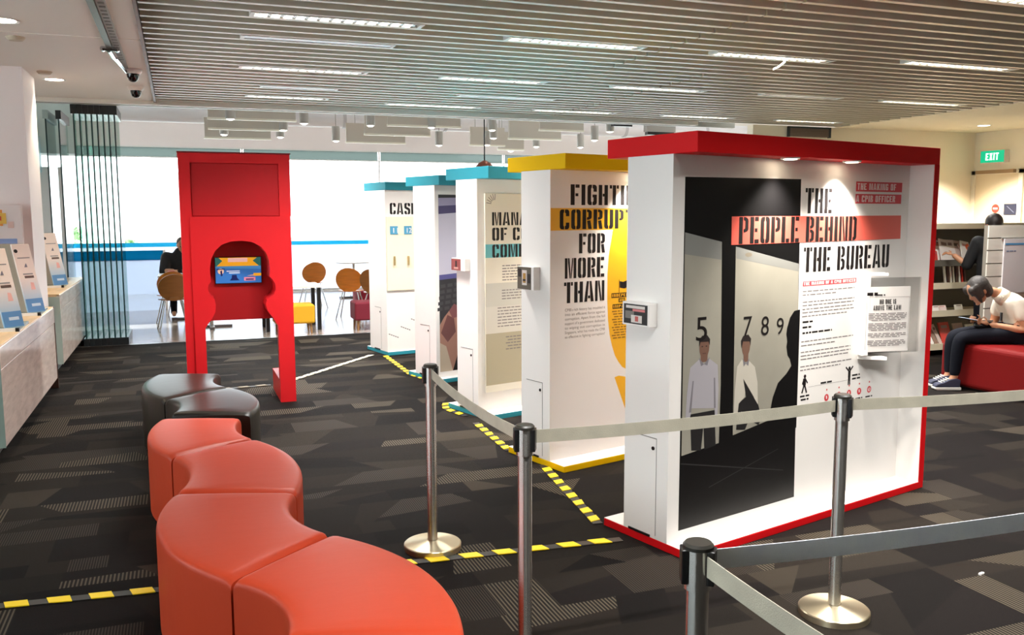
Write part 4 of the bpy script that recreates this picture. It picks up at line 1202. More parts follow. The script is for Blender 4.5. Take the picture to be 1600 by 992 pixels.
ottoman((.245, 2.60), (.745, 2.40), (.118, 3.097), (.51, 3.44), HR, LRED, 'red leather curved ottoman nearest the camera, bulging to the right', 'red ottomans of the wave bench')
ottoman((.51, 3.44), (.118, 3.097), (.449, 4.015), (-.066, 4.213), HR, LRED, 'red leather curved ottoman, second from the camera, bulging to the left', 'red ottomans of the wave bench')
ottoman((-.066, 4.213), (.449, 4.015), (-.090, 4.869), (.346, 5.101), HR, LRED, 'red leather curved ottoman, third from the camera, bulging to the right', 'red ottomans of the wave bench')
ottoman((.346, 5.101), (-.09, 4.869), (.312, 5.659), (-.146, 5.837), HR, LRED, 'red leather curved ottoman next to the dark ones, bulging to the left', 'red ottomans of the wave bench')
ottoman((-.098, 5.952), (.369, 5.752), (-.146, 6.413), (.289, 6.729), HR, LDRK, 'dark leather curved ottoman touching the red ones', 'dark ottomans of the wave bench')
ottoman((.289, 6.729), (-.146, 6.413), (.261, 7.333), (-.195, 7.512), HR, LDRK, 'dark leather curved ottoman farthest away, before the red arch', 'dark ottomans of the wave bench')

# ================================================================== STANCHIONS AND BELTS
BELT = mat('grey belt webbing', (184, 178, 160), .6, bump=.15, bscale=300, var=.1, vscale=12)
BELT2 = mat('silver belt webbing', (242, 246, 255), .5, bump=.15, bscale=300, var=.08, vscale=10)
HS = .955
def stanchion(x, y, rz, label):
    t = empty('belt_stanchion', (x, y, 0), label, 'stanchion', 'steel belt stanchions', rz)
    MB().lathe([(0, .0), (.146, .0), (.146, .026), (.142, .030), (.03, .046), (.03, .044), (0, .046)], n=64).build('foot_plate', BASEM, t, smooth=35)
    MB().cyl((0, 0, .04), (0, 0, .855), .0255, n=32).build('post', STEEL, t, smooth=40)
    MB().cyl((0, 0, .845), (0, 0, .945), .031, n=32).build('belt_head', STEEL, t, smooth=40)
    MB().lathe([(0, HS), (.030, HS), (.0355, HS - .006), (.0355, HS - .014), (.031, HS - .016)], n=32).build('cap', mat('stanchion cap', (44, 42, 36), .4), t, smooth=40)
    va = math.degrees(math.atan2(-y, -x) - rz)          # direction of the aisle
    for a in (va + 82, va - 82, va + 180):
        q = MB().box(.024, .040, -.022, .022, HS - .095, HS - .014)
        o = q.build('belt_slot', BLACK, t, rz=math.radians(a), bevel=.003)
    return t
def belt(t, p, q, zq, sag, m, zp=.908, half=.024, n=24):
    """webbing from stanchion t at p to q; vertices in t's frame"""
    P = Vector((p[0], p[1], zp)); Q = Vector((q[0], q[1], zq))
    vs = []; fs = []
    inv = Matrix.Rotation(-t.rotation_euler.z, 4, 'Z') @ Matrix.Translation(-Vector(t.location))
    d = (Q - P); d.z = 0; d.normalize()
    P2, Q2 = P + d * .036, Q - d * .036
    side = Vector((-d.y, d.x, 0)) * .0012
    for i in range(n + 1):
        f = i / n
        c = P2.lerp(Q2, f)
        c.z -= sag * 4 * f * (1 - f)
        tw = .10 * math.sin(f * 9) * half
        for s_ in (1, -1):
            for e in (1, -1):
                vs.append(inv @ (c + Vector((0, 0, half * s_)) + side * e * (1) + side * tw * s_ * 40))
    for i in range(n):
        a, b_ = i * 4, i * 4 + 4
        fs += [(a, b_, b_ + 2, a + 2), (a + 1, a + 3, b_ + 3, b_ + 1), (a, a + 1, b_ + 1, b_), (a + 2, b_ + 2, b_ + 3, a + 3)]
    mb = MB(); mb.add(vs, fs)
    mb.build('belt', m, t, smooth=40)
    e_ = inv @ Q2
S1, S2, S3, S4 = (1.146, 4.221), (1.122, 2.864), (1.080, 1.669), (2.545, 2.882)
t1 = stanchion(*S1, .0, 'steel belt post farthest back, its round foot beside the yellow tape')
t2 = stanchion(*S2, .05, 'steel belt post at the centre bottom, its foot out of view')
t3 = stanchion(*S3, .1, 'steel belt post nearest the camera at the bottom edge, two belts leaving it')
t4 = stanchion(*S4, .02, 'steel belt post in front of the red framed stand, brassy round foot in view')
belt(t1, S1, S2, .908, .025, BELT)
belt(t2, S2, S4, .908, .012, BELT)
belt(t4, S4, (4.6, 2.74), .915, .02, BELT)
belt(t3, S3, (3.3, 1.60), .925, .03, BELT2)
belt(t3, S3, (1.13, .62), .908, .02, BELT)

# ================================================================== HAZARD TAPE
TBLK = mat('tape black', (34, 30, 28), .45); TYEL = mat('tape yellow', (250, 216, 20), .45); TWHT = mat('tape pale', (222, 216, 190), .5)
def hazard(pts, label, wd=.055, pitch=.172, on=.095, yel=TYEL):
    p0 = Vector(pts[0])
    t = empty('hazard_tape', (p0.x, p0.y, 0), label, 'tape')
    base = MB(); acc = 0
    for i in range(len(pts) - 1):
        a, b_ = Vector(pts[i]) - p0, Vector(pts[i + 1]) - p0
        d = (b_ - a); L = d.length; d.normalize(); n = Vector((-d.y, d.x))
        h = wd / 2
        q = [a - n * h, b_ - n * h, b_ + n * h, a + n * h]
        base.prism([tuple(v) for v in q], .0, .005, 'z')
        s = .03
        while s < L - .05:
            e = min(s + on, L - .01)
            sk = .022
            j = RNG.uniform(-.004, .004)
            q = [a + d * (s + sk) - n * (h + .002 + j), a + d * (e + sk if e + sk < L else e) - n * (h + .002 - j), a + d * e + n * (h + .002), a + d * s + n * (h + .002)]
            MB().prism([tuple(v) for v in q], .004, .0085, 'z').build('yellow_stripe', yel, t)
            s += pitch
    base.build('tape_strip', TBLK, t)
hazard([(-1.0, 4.255), (-.154, 4.168), (1.034, 4.065), (2.10, 3.975)], 'yellow and black tape running across the carpet under the front ottomans')
hazard([(2.09, 4.23), (2.245, 5.40)], 'yellow and black tape from the red stand to the yellow stand', pitch=.14, on=.075)
hazard([(2.16, 5.83), (2.20, 6.72)], 'yellow and black tape from the yellow stand to the nearest teal stand', pitch=.14, on=.075)
a3 = [(2.10, 7.42), (2.205, 7.06), (2.28, 6.78)]
hazard([(2.19, 7.56), (2.12, 7.30), (2.20, 6.98)], 'short yellow and black tape beside the base of the nearest teal stand', pitch=.14, on=.075)
hazard([(2.26, 10.40), (2.24, 9.05), (2.31, 8.78)], 'yellow and black tape between the two farther teal stands', pitch=.15, on=.085)
hazard([(2.14, 10.52), (1.085, 9.25), (.96, 9.10)], 'pale worn tape from the farthest teal stand to the red arch', yel=TWHT, pitch=.15, on=.11)
hazard([(.79, 9.0), (.3, 8.95)], 'dark worn tape behind the red arch', yel=mat('tape worn', (130, 122, 100), .6))
tag(MB().box(-.02, .0, -.006, .006, 0, .008).box(.004, .02, -.008, .004, 0, .006).build('paper_scrap', WHITE, None, (3.483, 2.97, 0), .4), 'tiny scrap of white paper on the carpet at the right', 'litter')

# ================================================================== CAFE FURNITURE
PLY = mat('orange bent plywood', (214, 128, 46), .3, var=.12, vscale=5, stretch=(1, 1, 6))
PLYD = mat('brown bent plywood', (150, 96, 44), .35, var=.12, vscale=5, stretch=(1, 1, 6))
def make_chair(m):
    t = empty('bentwood_chair', (0, 0, 0), '', 'chair')
    def shell(n, f):
        N, K = 24, 6
        vs = []; fs = []
        for s_ in (0, 1):
            vs.append(f(0, 0, s_))
            for k_ in range(1, K + 1):
                for i in range(N):
                    a = 2 * math.pi * i / N
                    vs.append(f(k_ / K * math.cos(a), k_ / K * math.sin(a), s_))
        o = 1 + N * K
        for b0, rev in ((0, 0), (o, 1)):
            F = [(b0, b0 + 1 + i, b0 + 1 + (i + 1) % N) for i in range(N)]
            for k_ in range(K - 1):
                for i in range(N):
                    a = b0 + 1 + k_ * N
                    F.append((a + i, a + N + i, a + N + (i + 1) % N, a + (i + 1) % N))
            fs += [x[::-1] for x in F] if rev else F
        e = 1 + (K - 1) * N
        fs += [(e + i, o + e + i, o + e + (i + 1) % N, e + (i + 1) % N) for i in range(N)]
        mb = MB(); mb.add(vs, fs)
        return mb.build(n, m, t, smooth=50)
    # back of the chair looks to -y ; sitter faces +y
    shell('backrest', lambda u, v, s_: (.22 * u, -.20 + .05 * (u * u) - .05 * v - .012 * s_, .64 + .20 * v))
    shell('seat', lambda u, v, s_: (.21 * u, .0 + .20 * v, .45 - .012 * s_ + .015 * u * u - .01 * v))
    MB().prism([(-.07, .45), (.07, .45), (.06, .50), (-.06, .50)], -.195, -.183, 'y').build('back_neck', m, t)
    for sx in (-1, 1):
        for sy in (-1, 1):
            MB().cyl((sx * .12, sy * .10, .437), (sx * .22, sy * .22, 0), .010, n=10).build('leg', CHROME, t, smooth=40)
    return t
ch = make_chair(PLY); chd = make_chair(PLYD)
for i, (src, x, y_, rz, lab) in enumerate(((ch, 2.255, 16.5, .1, 'orange plywood chair seen from behind, left one to the right of the red arch'), (ch, 2.608, 14.5, -.35, 'orange plywood chair, larger one left of the farthest teal stand'),
                                        (chd, -.13, 14.0, .1, 'brown plywood chair seen from behind at the left of the red arch'), (chd, 2.93, 14.0, -.6, 'brown plywood chair half hidden by the farthest teal stand'), (ch, -.16, 14.72, .1, 'orange plywood chair behind the brown one, left of the red arch'), (ch, 1.72, 17.6, .5, 'orange plywood chair peeping out right of the red arch'))):
    o = src if i in (0, 2) else copy_tree(src)
    o.location = (x, y_, 0); o.rotation_euler = (0, 0, rz)
    tag(o, lab, 'chair', 'plywood cafe chairs')
TT = mat('cafe table white', (244, 244, 242), .25)
def table(x, y_, w, d_, h, label, kind):
    t = empty('cafe_table', (x, y_, 0), label, 'table')
    if kind == 'round':
        MB().lathe([(0, h - .025), (w / 2, h - .025), (w / 2, h), (0, h)], n=32).build('tabletop', TT, t, smooth=40)
    else:
        B(-w / 2, w / 2, -d_ / 2, d_ / 2, h - .028, h).build('tabletop', TT, t, bevel=.004)
    if kind == 'legs':
        for sx in (-1, 1):
            for sy in (-1, 1):
                B(sx * (w / 2 - .05) - .028, sx * (w / 2 - .05) + .028, sy * (d_ / 2 - .05) - .028, sy * (d_ / 2 - .05) + .028, 0, h - .028).build('leg', BLACK, t)
    else:
        MB().cyl((0, 0, .03), (0, 0, h - .025), .03, n=16).build('pedestal', STEEL, t, smooth=40)
        MB().box(-.3, .3, -.035, .035, 0, .035).box(-.035, .035, -.3, .3, 0, .035).build('cross_foot', mat('dull foot', (130, 128, 130), .35, metal=.7), t, bevel=.006)
table(.12, 15.3, .95, .7, .74, 'white cafe table in front of the person in black', 'pedestal')
table(1.52, 13.50, .84, .72, .655, 'white table with black legs behind the yellow stool', 'legs')
table(.40, 14.1, .7, .6, .72, 'pedestal table hidden behind the red arch, its foot showing', 'pedestal')
table(3.30, 18.0, .74, .74, .74, 'white round table near the windows', 'round')
def stool(x, y_, w, d_, h, col, label):
    t = empty('upholstered_stool', (x, y_, 0), label, 'stool')
    B(-w / 2, w / 2, -d_ / 2, d_ / 2, .15, h).build('cushion', mat('fabric ' + str(col), col, .8, bump=.2, bscale=300), t, bevel=.03, seg=4)
    for sx in (-1, 1):
        for sy in (-1, 1):
            MB().cyl((sx * (w / 2 - .06), sy * (d_ / 2 - .06), .15), (sx * (w / 2 - .05), sy * (d_ / 2 - .05), 0), .022, .014, n=10).build('leg', mat('stool wood', (150, 112, 70), .5), t, smooth=40)
stool(1.49, 12.95, .56, .42, .42, (222, 166, 26), 'yellow upholstered stool to the right of the red arch')
stool(2.58, 13.0, .46, .42, .42, (112, 14, 36), 'maroon upholstered stool beside the farthest teal stand')
stool(2.95, 14.9, .42, .42, .42, (140, 16, 44), 'maroon upholstered stool farther back under the chairs')

# ================================================================== PEOPLE
def skin_mesh(joints, edges, sub=2):
    me = bpy.data.meshes.new('skin_tmp')
    names = list(joints)
    me.from_pydata([joints[n][0] for n in names], [(names.index(a), names.index(b)) for a, b in edges], [])
    o = bpy.data.objects.new('skin_tmp', me); C.objects.link(o)
    md = o.modifiers.new('skin', 'SKIN'); md.use_smooth_shade = True
    for i, n in enumerate(names):
        r = joints[n][1]
        me.skin_vertices[0].data[i].radius = r if isinstance(r, tuple) else (r, r)
        me.skin_vertices[0].data[i].use_root = (i == 0)
    s = o.modifiers.new('sub', 'SUBSURF'); s.levels = sub; s.render_levels = sub
    bpy.context.view_layer.update()
    ev = o.evaluated_get(bpy.context.evaluated_depsgraph_get())
    out = bpy.data.meshes.new_from_object(ev)
    bpy.data.objects.remove(o)
    return out
def merge_remesh(name, meshes, m, parent, voxel=.01, xf=None):
    bm = bmesh.new()
    for me in meshes:
        bm.from_mesh(me)
    tmp = bpy.data.meshes.new(name); bm.to_mesh(tmp); bm.free()
    o = bpy.data.objects.new(name, tmp); C.objects.link(o)
    r = o.modifiers.new('r', 'REMESH'); r.mode = 'VOXEL'; r.voxel_size = voxel; r.use_smooth_shade = True
    s = o.modifiers.new('s', 'SMOOTH'); s.factor = .5; s.iterations = 3
    bpy.context.view_layer.update()
    out = bpy.data.meshes.new_from_object(o.evaluated_get(bpy.context.evaluated_depsgraph_get()))
    bpy.data.objects.remove(o)
    out.materials.clear(); out.materials.append(m); out.name = name
    for p in out.polygons: p.use_smooth = True
    o = bpy.data.objects.new(name, out); C.objects.link(o)
    if parent: o.parent = parent
    return o
def head_mesh(c, fwd, upv, s=1.0):
    """head with brow, nose, lips, chin and ears; c = centre, fwd = look direction"""
    f = Vector(fwd).normalized(); u = Vector(upv); u = (u - f * u.dot(f)).normalized(); l = u.cross(f)
    mb = MB()
    mb.ell((0, 0, .02), .078, .096, .10, 24, 16)                 # skull: x side, y front, z up
    mb.ell((0, .028, -.05), .056, .062, .068, 20, 12)             # jaw
    mb.ell((0, .092, -.022), .014, .024, .024, 12, 8)             # nose tip
    mb.cyl((0, .086, .02), (0, .105, -.02), .009, .013, n=10)
    mb.ell((0, .082, -.066), .022, .014, .009, 12, 8)             # lips
    mb.ell((0, .078, -.10), .022, .02, .016, 12, 8)               # chin
    mb.ell((0, .082, .028), .05, .014, .010, 14, 8)               # brow
    for sx in (-1, 1):
        mb.ell((sx * .079, -.008, -.01), .010, .020, .032, 10, 8)
    me = mb.mesh('head_tmp', None)
    me.materials.clear()
    Mx = Matrix((l * s, f * s, u * s)).transposed().to_4x4()
    Mx.translation = Vector(c)
    me.transform(Mx)
    return me, Mx
SKN = mat('skin warm', (192, 138, 104), .5)
HAIR = mat('dark greying hair', (58, 52, 48), .55, bump=.5, bscale=120, var=.3, vscale=40)
SHIRT = mat('white cotton shirt', (236, 226, 208), .8, bump=.3, bscale=30)
JEAN = mat('dark navy trousers', (13, 15, 25), .85, spec=.2, bump=.2, bscale=200)
def fingers(w, hdir, side, up_, r=.0085, curl=.5):
    """palm plus five separate fingers as one mesh; w wrist, hdir along the hand, side = thumb side"""
    h_ = Vector(hdir).normalized(); s_ = Vector(side); s_ = (s_ - h_ * s_.dot(h_)).normalized(); n_ = h_.cross(s_)
    if n_.dot(Vector(up_)) > 0: n_ = -n_
    W = Vector(w); J = {}; E = []
    J['w'] = (W, .024); J['p'] = (W + h_ * .075, (.036, .016)); E.append(('w', 'p'))
    ms = [skin_mesh(J, E, 1)]
    for i, (off, L) in enumerate(((.030, .068), (.010, .076), (-.010, .072), (-.030, .056))):
        a = W + h_ * .070 + s_ * off
        b = a + (h_ * math.cos(curl * .6) + n_ * math.sin(curl * .6)) * L * .5
        c = b + (h_ * math.cos(curl * 1.8) + n_ * math.sin(curl * 1.8)) * L * .5
        ms.append(skin_mesh({'a': (a, r), 'b': (b, r * .95), 'c': (c, r * .8)}, [('a', 'b'), ('b', 'c')], 1))
    a = W + h_ * .025 + s_ * .026
    b = a + (h_ * .7 + s_ * .7).normalized() * .036
    c = b + (h_ * .95 + s_ * .1 + n_ * .3).normalized() * .03
    ms.append(skin_mesh({'a': (a, r * 1.25), 'b': (b, r * 1.1), 'c': (c, r * .9)}, [('a', 'b'), ('b', 'c')], 1))
    return ms

# ---- the seated woman. local frame: x = towards the right of the bench, y = away, z up; origin = her near heel
Wm = empty('person', (6.925, 6.454, 0), 'seated person in a white shirt and dark trousers, bent over a phone', 'person', None, -YAW)
J = {'pelvis': ((.66, 0, .545), (.13, .10)), 'waist': ((.70, 0, .66), (.125, .10)), 'chest': ((.645, 0, .80), (.135, .105)), 'neckb': ((.545, 0, .895), .07), 'neck': ((.45, 0, .935), .05), 'skull': ((.36, 0, .955), .05),
     'sn': ((.60, -.15, .835), .058), 'en': ((.655, -.20, .585), .042), 'wn': ((.37, -.07, .635), .027),
     'sf': ((.58, .15, .835), .058), 'ef': ((.56, .21, .60), .042), 'wf': ((.36, .07, .645), .027),
     'hn': ((.60, -.095, .53), .085), 'kn': ((.075, -.095, .515), .058), 'an': ((.055, -.075, .10), .038), 'hf': ((.60, .095, .53), .085), 'kf': ((.10, .10, .515), .058), 'af': ((.085, .09, .10), .038),
     'fn': ((-.05, -.075, .045), .035), 'ff': ((-.02, .09, .045), .035)}
E = [('pelvis', 'waist'), ('waist', 'chest'), ('chest', 'neckb'), ('neckb', 'neck'), ('neck', 'skull'), ('chest', 'sn'), ('sn', 'en'), ('en', 'wn'), ('chest', 'sf'), ('sf', 'ef'), ('ef', 'wf'), ('pelvis', 'hn'), ('hn', 'kn'), ('kn', 'an'), ('an', 'fn'), ('pelvis', 'hf'), ('hf', 'kf'), ('kf', 'af'), ('af', 'ff')]
hm, HM = head_mesh((.285, 0, .955), (-.80, 0, -.60), (-.3, 0, 1), 1.02)
hands = fingers((.37, -.07, .635), (-.95, .35, .25), (.0, .3, 1), (0, 0, -1), curl=.7) + fingers((.36, .07, .645), (-.95, -.40, .2), (.0, -.3, 1), (0, 0, -1), curl=.7)
body = merge_remesh('body', [skin_mesh(J, E)] + [hm] + hands, SKN, Wm, .0085)
def infl(keys, add):
    out = {}
    for k_ in keys:
        r = J[k_][1]
        out[k_] = (J[k_][0], tuple(v + add for v in r) if isinstance(r, tuple) else r + add)
    return out
sj = infl(['chest', 'waist', 'pelvis', 'neckb', 'sn', 'sf'], .018)
sj['neckb'] = ((.535, 0, .895), .084)
sj['pelvis'] = ((.675, 0, .56), (.155, .135))
sj['sln'] = ((.640, -.185, .665), .066); sj['slf'] = ((.57, .195, .675), .064); sj['tail'] = ((.70, 0, .50), (.16, .12))
shirt = merge_remesh('shirt', [skin_mesh(sj, [('chest', 'waist'), ('waist', 'pelvis'), ('pelvis', 'tail'), ('chest', 'neckb'), ('chest', 'sn'), ('chest', 'sf'), ('sn', 'sln'), ('sf', 'slf')])], SHIRT, Wm, .011)
cl = MB()
cl.cyl((.545, 0, .875), (.462, 0, .932), .082, .068, n=24, cap=False)
co = cl.build('shirt_collar', SHIRT, shirt, smooth=60)
sm = co.modifiers.new('s', 'SOLIDIFY'); sm.thickness = .012
for sy in (-1, 1):
    f_ = MB(); f_.add([(.468, sy * .012, .895), (.462, sy * .062, .925), (.485, sy * .078, .90), (.482, sy * .05, .845)], [(0, 1, 2, 3)])
    fo = f_.build('collar_flap', SHIRT, shirt); fm = fo.modifiers.new('s', 'SOLIDIFY'); fm.thickness = .008
MB().box(.505, .52, -.02, .0, .66, .74).build('spectacles', BLACK, shirt)
tj = infl(['pelvis', 'hn', 'kn', 'an', 'hf', 'kf', 'af'], .014)
tj['an'] = ((.055, -.075, .115), .048); tj['af'] = ((.085, .09, .115), .048)
merge_remesh('trousers', [skin_mesh(tj, [('pelvis', 'hn'), ('hn', 'kn'), ('kn', 'an'), ('pelvis', 'hf'), ('hf', 'kf'), ('kf', 'af')])], JEAN, Wm, .011)
SHOE = mat('navy trainer', (52, 54, 74), .6); SOLE = mat('pale sole', (214, 210, 204), .6)
for yy, dx in ((-.075, 0), (.09, .03)):
    prof = [(.10, .025), (.105, .10), (.06, .115), (.0, .105), (-.06, .075), (-.115, .062), (-.135, .045), (-.135, .025)]
    so = MB().prism([(a + dx, b_) for a, b_ in prof], yy - .042, yy + .042, 'y').build('shoe', SHOE, Wm, bevel=.02, seg=3)
    MB().prism([(.11 + dx, 0.0), (.11 + dx, .028), (-.14 + dx, .028), (-.14 + dx, .008), (-.12 + dx, 0)], yy - .046, yy + .046, 'y').build('sole', SOLE, so, bevel=.006)
    lc = MB()
    for q in range(4):
        lc.cyl((-.005 - q * .022 + dx, yy - .028, .108 - q * .011), (-.012 - q * .022 + dx, yy + .028, .110 - q * .011), .006, n=6)
    lc.build('laces', WHITE, so)
hb = MB()
hb.ell((0, -.022, .040), .090, .098, .098, 24, 16)
hb.ell((0, -.05, -.02), .082, .066, .09, 20, 12)
for sx in (-1, 1):
    hb.ell((sx * .074, .03, .02), .018, .05, .075, 14, 10)
    hb.ell((sx * .05, .075, .045), .035, .03, .05, 14, 10)
    hb.ell((sx * .066, .062, -.025), .012, .024, .075, 12, 8)
hme = hb.mesh('hair_tmp'); hme.transform(HM)
merge_remesh('hair', [hme], HAIR, Wm, .008)
ey = MB()
for sx in (-1, 1):
    ey.ell((sx * .032, .086, .005), .011, .009, .007, 10, 8)
em = ey.mesh('eyes', INK); em.transform(HM)
eo = bpy.data.objects.new('eyes', em); C.objects.link(eo); eo.parent = Wm
ey = MB()
for sx in (-1, 1):
    ey.ell((sx * .032, .086, .005), .011, .009, .007, 10, 8)
EYES = ey
ph_ = tag(B(-.085, .085, -.036, .036, 0, .010).build('mobile_phone', BLACK, None, (6.925 + .20 * math.cos(YAW), 6.454 - .20 * math.sin(YAW), .672), -YAW, bevel=.004), 'dark mobile phone held by the seated person', 'phone')
B(-.078, .078, -.032, .032, .010, .011).build('phone_screen', mat('phone screen lit', (206, 220, 236), .2, emit=.8), ph_)
ph_.rotation_euler = (0, .18, -YAW)
bag = tag(MB().ell((0, 0, 0), .10, .06, .045, 20, 12).build('pouch', BLACK, None, (6.925 + .36 * math.cos(YAW), 6.454 - .36 * math.sin(YAW), .615), -YAW, smooth=60), 'small black pouch on the lap of the seated person', 'pouch')
B(-.08, .08, -.004, .004, .035, .052).build('pouch_zip', GREYM, bag)

bench = empty('bench_ottoman', (7.03, 6.62, 0), 'long red bench the person in the white shirt sits on', 'bench')
LB = leather('bench red leather', (118, 22, 22), .42)
B(0, 1.3, -1.9, 0, .02, .45).build('upholstery', LB, bench, bevel=.05, seg=4)
MB().box(.06, 1.24, -1.84, -.06, 0, .02).build('plinth', BLACK, bench)
MB().tube([(.012, -1.86, .40), (.012, -.04, .40)], .005, 6).build('seam', LB, bench)

# ---- person behind the white partition
P2 = empty('person', (8.72, 7.55, 0), 'dark-haired person mostly hidden behind the white partition', 'person', None, -YAW)
J2 = {'pelvis': ((0, 0, .92), (.14, .10)), 'chest': ((0, 0, 1.25), (.16, .11)), 'neckb': ((0, 0, 1.42), .06), 'neck': ((0, .01, 1.48), .048),
      'sl': ((-.17, 0, 1.36), .06), 'el': ((-.25, .06, 1.10), .045), 'wl': ((-.36, .20, 1.22), .03), 'sr': ((.17, 0, 1.36), .06), 'er': ((.22, .02, 1.08), .045), 'wr': ((.18, .2, 1.05), .03),
      'hl': ((-.09, 0, .86), .085), 'kl': ((-.09, .01, .48), .06), 'al': ((-.09, 0, .09), .042), 'fl': ((-.10, .12, .04), .036), 'hr': ((.09, 0, .86), .085), 'kr': ((.09, .01, .48), .06), 'ar': ((.09, 0, .09), .042), 'fr': ((.10, .12, .04), .036)}
E2 = [('pelvis', 'chest'), ('chest', 'neckb'), ('neckb', 'neck'), ('chest', 'sl'), ('sl', 'el'), ('el', 'wl'), ('chest', 'sr'), ('sr', 'er'), ('er', 'wr'), ('pelvis', 'hl'), ('hl', 'kl'), ('kl', 'al'), ('al', 'fl'), ('pelvis', 'hr'), ('hr', 'kr'), ('kr', 'ar'), ('ar', 'fr')]
hm2, HM2 = head_mesh((0, .02, 1.56), (-.2, 1, -.1), (0, 0, 1))
merge_remesh('body', [skin_mesh(J2, E2), hm2] + fingers((-.36, .20, 1.22), (-.5, .7, .1), (.6, .4, .5), (0, 0, 1)) + fingers((.18, .2, 1.05), (-.1, .9, -.1), (-1, 0, .2), (0, 0, 1)), SKN, P2, .010)
def cloth(Jx, keys, edges, add, name, m, par):
    d_ = {}
    for k_ in keys:
        r = Jx[k_][1]
        d_[k_] = (Jx[k_][0], tuple(v + add for v in r) if isinstance(r, tuple) else r + add)
    mb = MB()
    for a, b_ in edges:
        (p0, r0), (p1, r1) = d_[a], d_[b_]
        r0 = r0 if isinstance(r0, tuple) else (r0, r0); r1 = r1 if isinstance(r1, tuple) else (r1, r1)
        for i in range(9):
            f = i / 8
            c = Vector(p0).lerp(Vector(p1), f)
            rx, ry = r0[0] + (r1[0] - r0[0]) * f, r0[1] + (r1[1] - r0[1]) * f
            mb.ell(c, rx, ry, min(rx, ry), 14, 10)
    return merge_remesh(name, [mb.mesh('cloth_tmp')], m, par, .012)
JACK = mat('black jacket', (20, 20, 22), .8)
cloth(J2, ['chest', 'pelvis', 'neckb', 'sl', 'el', 'sr', 'er'], [('pelvis', 'chest'), ('chest', 'neckb'), ('chest', 'sl'), ('sl', 'el'), ('chest', 'sr'), ('sr', 'er')], .018, 'jacket', JACK, P2)
cloth(J2, ['pelvis', 'hl', 'kl', 'al', 'hr', 'kr', 'ar'], [('pelvis', 'hl'), ('hl', 'kl'), ('kl', 'al'), ('pelvis', 'hr'), ('hr', 'kr'), ('kr', 'ar')], .012, 'trousers', JEAN, P2)
hb2 = MB(); hb2.ell((0, -.018, .035), .090, .10, .10, 24, 16); hb2.ell((0, -.05, -.03), .082, .062, .09, 20, 12)
hme = hb2.mesh('hair_tmp'); hme.transform(HM2)
merge_remesh('hair', [hme], mat('dark brown hair', (40, 30, 28), .45, bump=.4, bscale=120), P2, .009)

# ---- person in black in the cafe
P3 = empty('person', (-.03, 16.1, 0), 'seated person in a black top at the cafe table behind the red arch', 'person', None, .0)
J3 = {'pelvis': ((0, 0, .53), (.15, .11)), 'chest': ((0, -.03, .88), (.17, .11)), 'neckb': ((.02, -.06, 1.06), .06), 'neck': ((.04, -.09, 1.11), .05),
      'sl': ((-.19, -.04, .98), .065), 'el': ((-.24, -.20, .76), .048), 'wl': ((-.08, -.42, .78), .032), 'sr': ((.19, -.04, .98), .065), 'er': ((.24, -.20, .76), .048), 'wr': ((.10, -.42, .78), .032),
      'hl': ((-.10, -.02, .52), .085), 'kl': ((-.11, -.45, .50), .06), 'al': ((-.11, -.42, .09), .042), 'fl': ((-.11, -.54, .04), .036), 'hr': ((.10, -.02, .52), .085), 'kr': ((.11, -.45, .50), .06), 'ar': ((.11, -.42, .09), .042), 'fr': ((.11, -.54, .04), .036)}
hm3, HM3 = head_mesh((.06, -.11, 1.19), (.1, -1, -.35), (0, 0, 1), 1.02)
merge_remesh('body', [skin_mesh(J3, E2), hm3] + fingers((-.08, -.42, .78), (.2, -1, .0), (1, 0, .3), (0, 0, 1)) + fingers((.10, -.42, .78), (-.2, -1, 0), (-1, 0, .3), (0, 0, 1)), SKN, P3, .011)
cloth(J3, ['chest', 'pelvis', 'neckb', 'sl', 'el', 'sr', 'er'], [('pelvis', 'chest'), ('chest', 'neckb'), ('chest', 'sl'), ('sl', 'el'), ('chest', 'sr'), ('sr', 'er')], .034, 'black_top', JACK, P3)
cloth(J3, ['pelvis', 'hl', 'kl', 'al', 'hr', 'kr', 'ar'], [('pelvis', 'hl'), ('hl', 'kl'), ('kl', 'al'), ('pelvis', 'hr'), ('hr', 'kr'), ('kr', 'ar')], .012, 'trousers', JEAN, P3)
for PX_, MX_ in ((P2, HM2), (P3, HM3)):
    em = EYES.mesh('eyes', INK); em.transform(MX_)
    eo = bpy.data.objects.new('eyes', em); C.objects.link(eo); eo.parent = PX_
hb3 = MB(); hb3.ell((0, -.02, .04), .086, .094, .088, 24, 16)
hme = hb3.mesh('hair_tmp'); hme.transform(HM3)
merge_remesh('hair', [hme], mat('cropped grey hair', (96, 88, 84), .7, bump=.4, bscale=150), P3, .009)
o = copy_tree(ch); o.location = (-.02, 16.12, 0); o.rotation_euler = (0, 0, math.pi); tag(o, 'plywood chair under the person in the black top', 'chair', 'plywood cafe chairs')
tag(B(-.05, .05, -.04, .04, 0, .06).build('red_cup', mat('cup red', (206, 60, 60), .5), None, (-.15, 15.3, .74), bevel=.004), 'small red and white packet on the cafe table', 'packet')

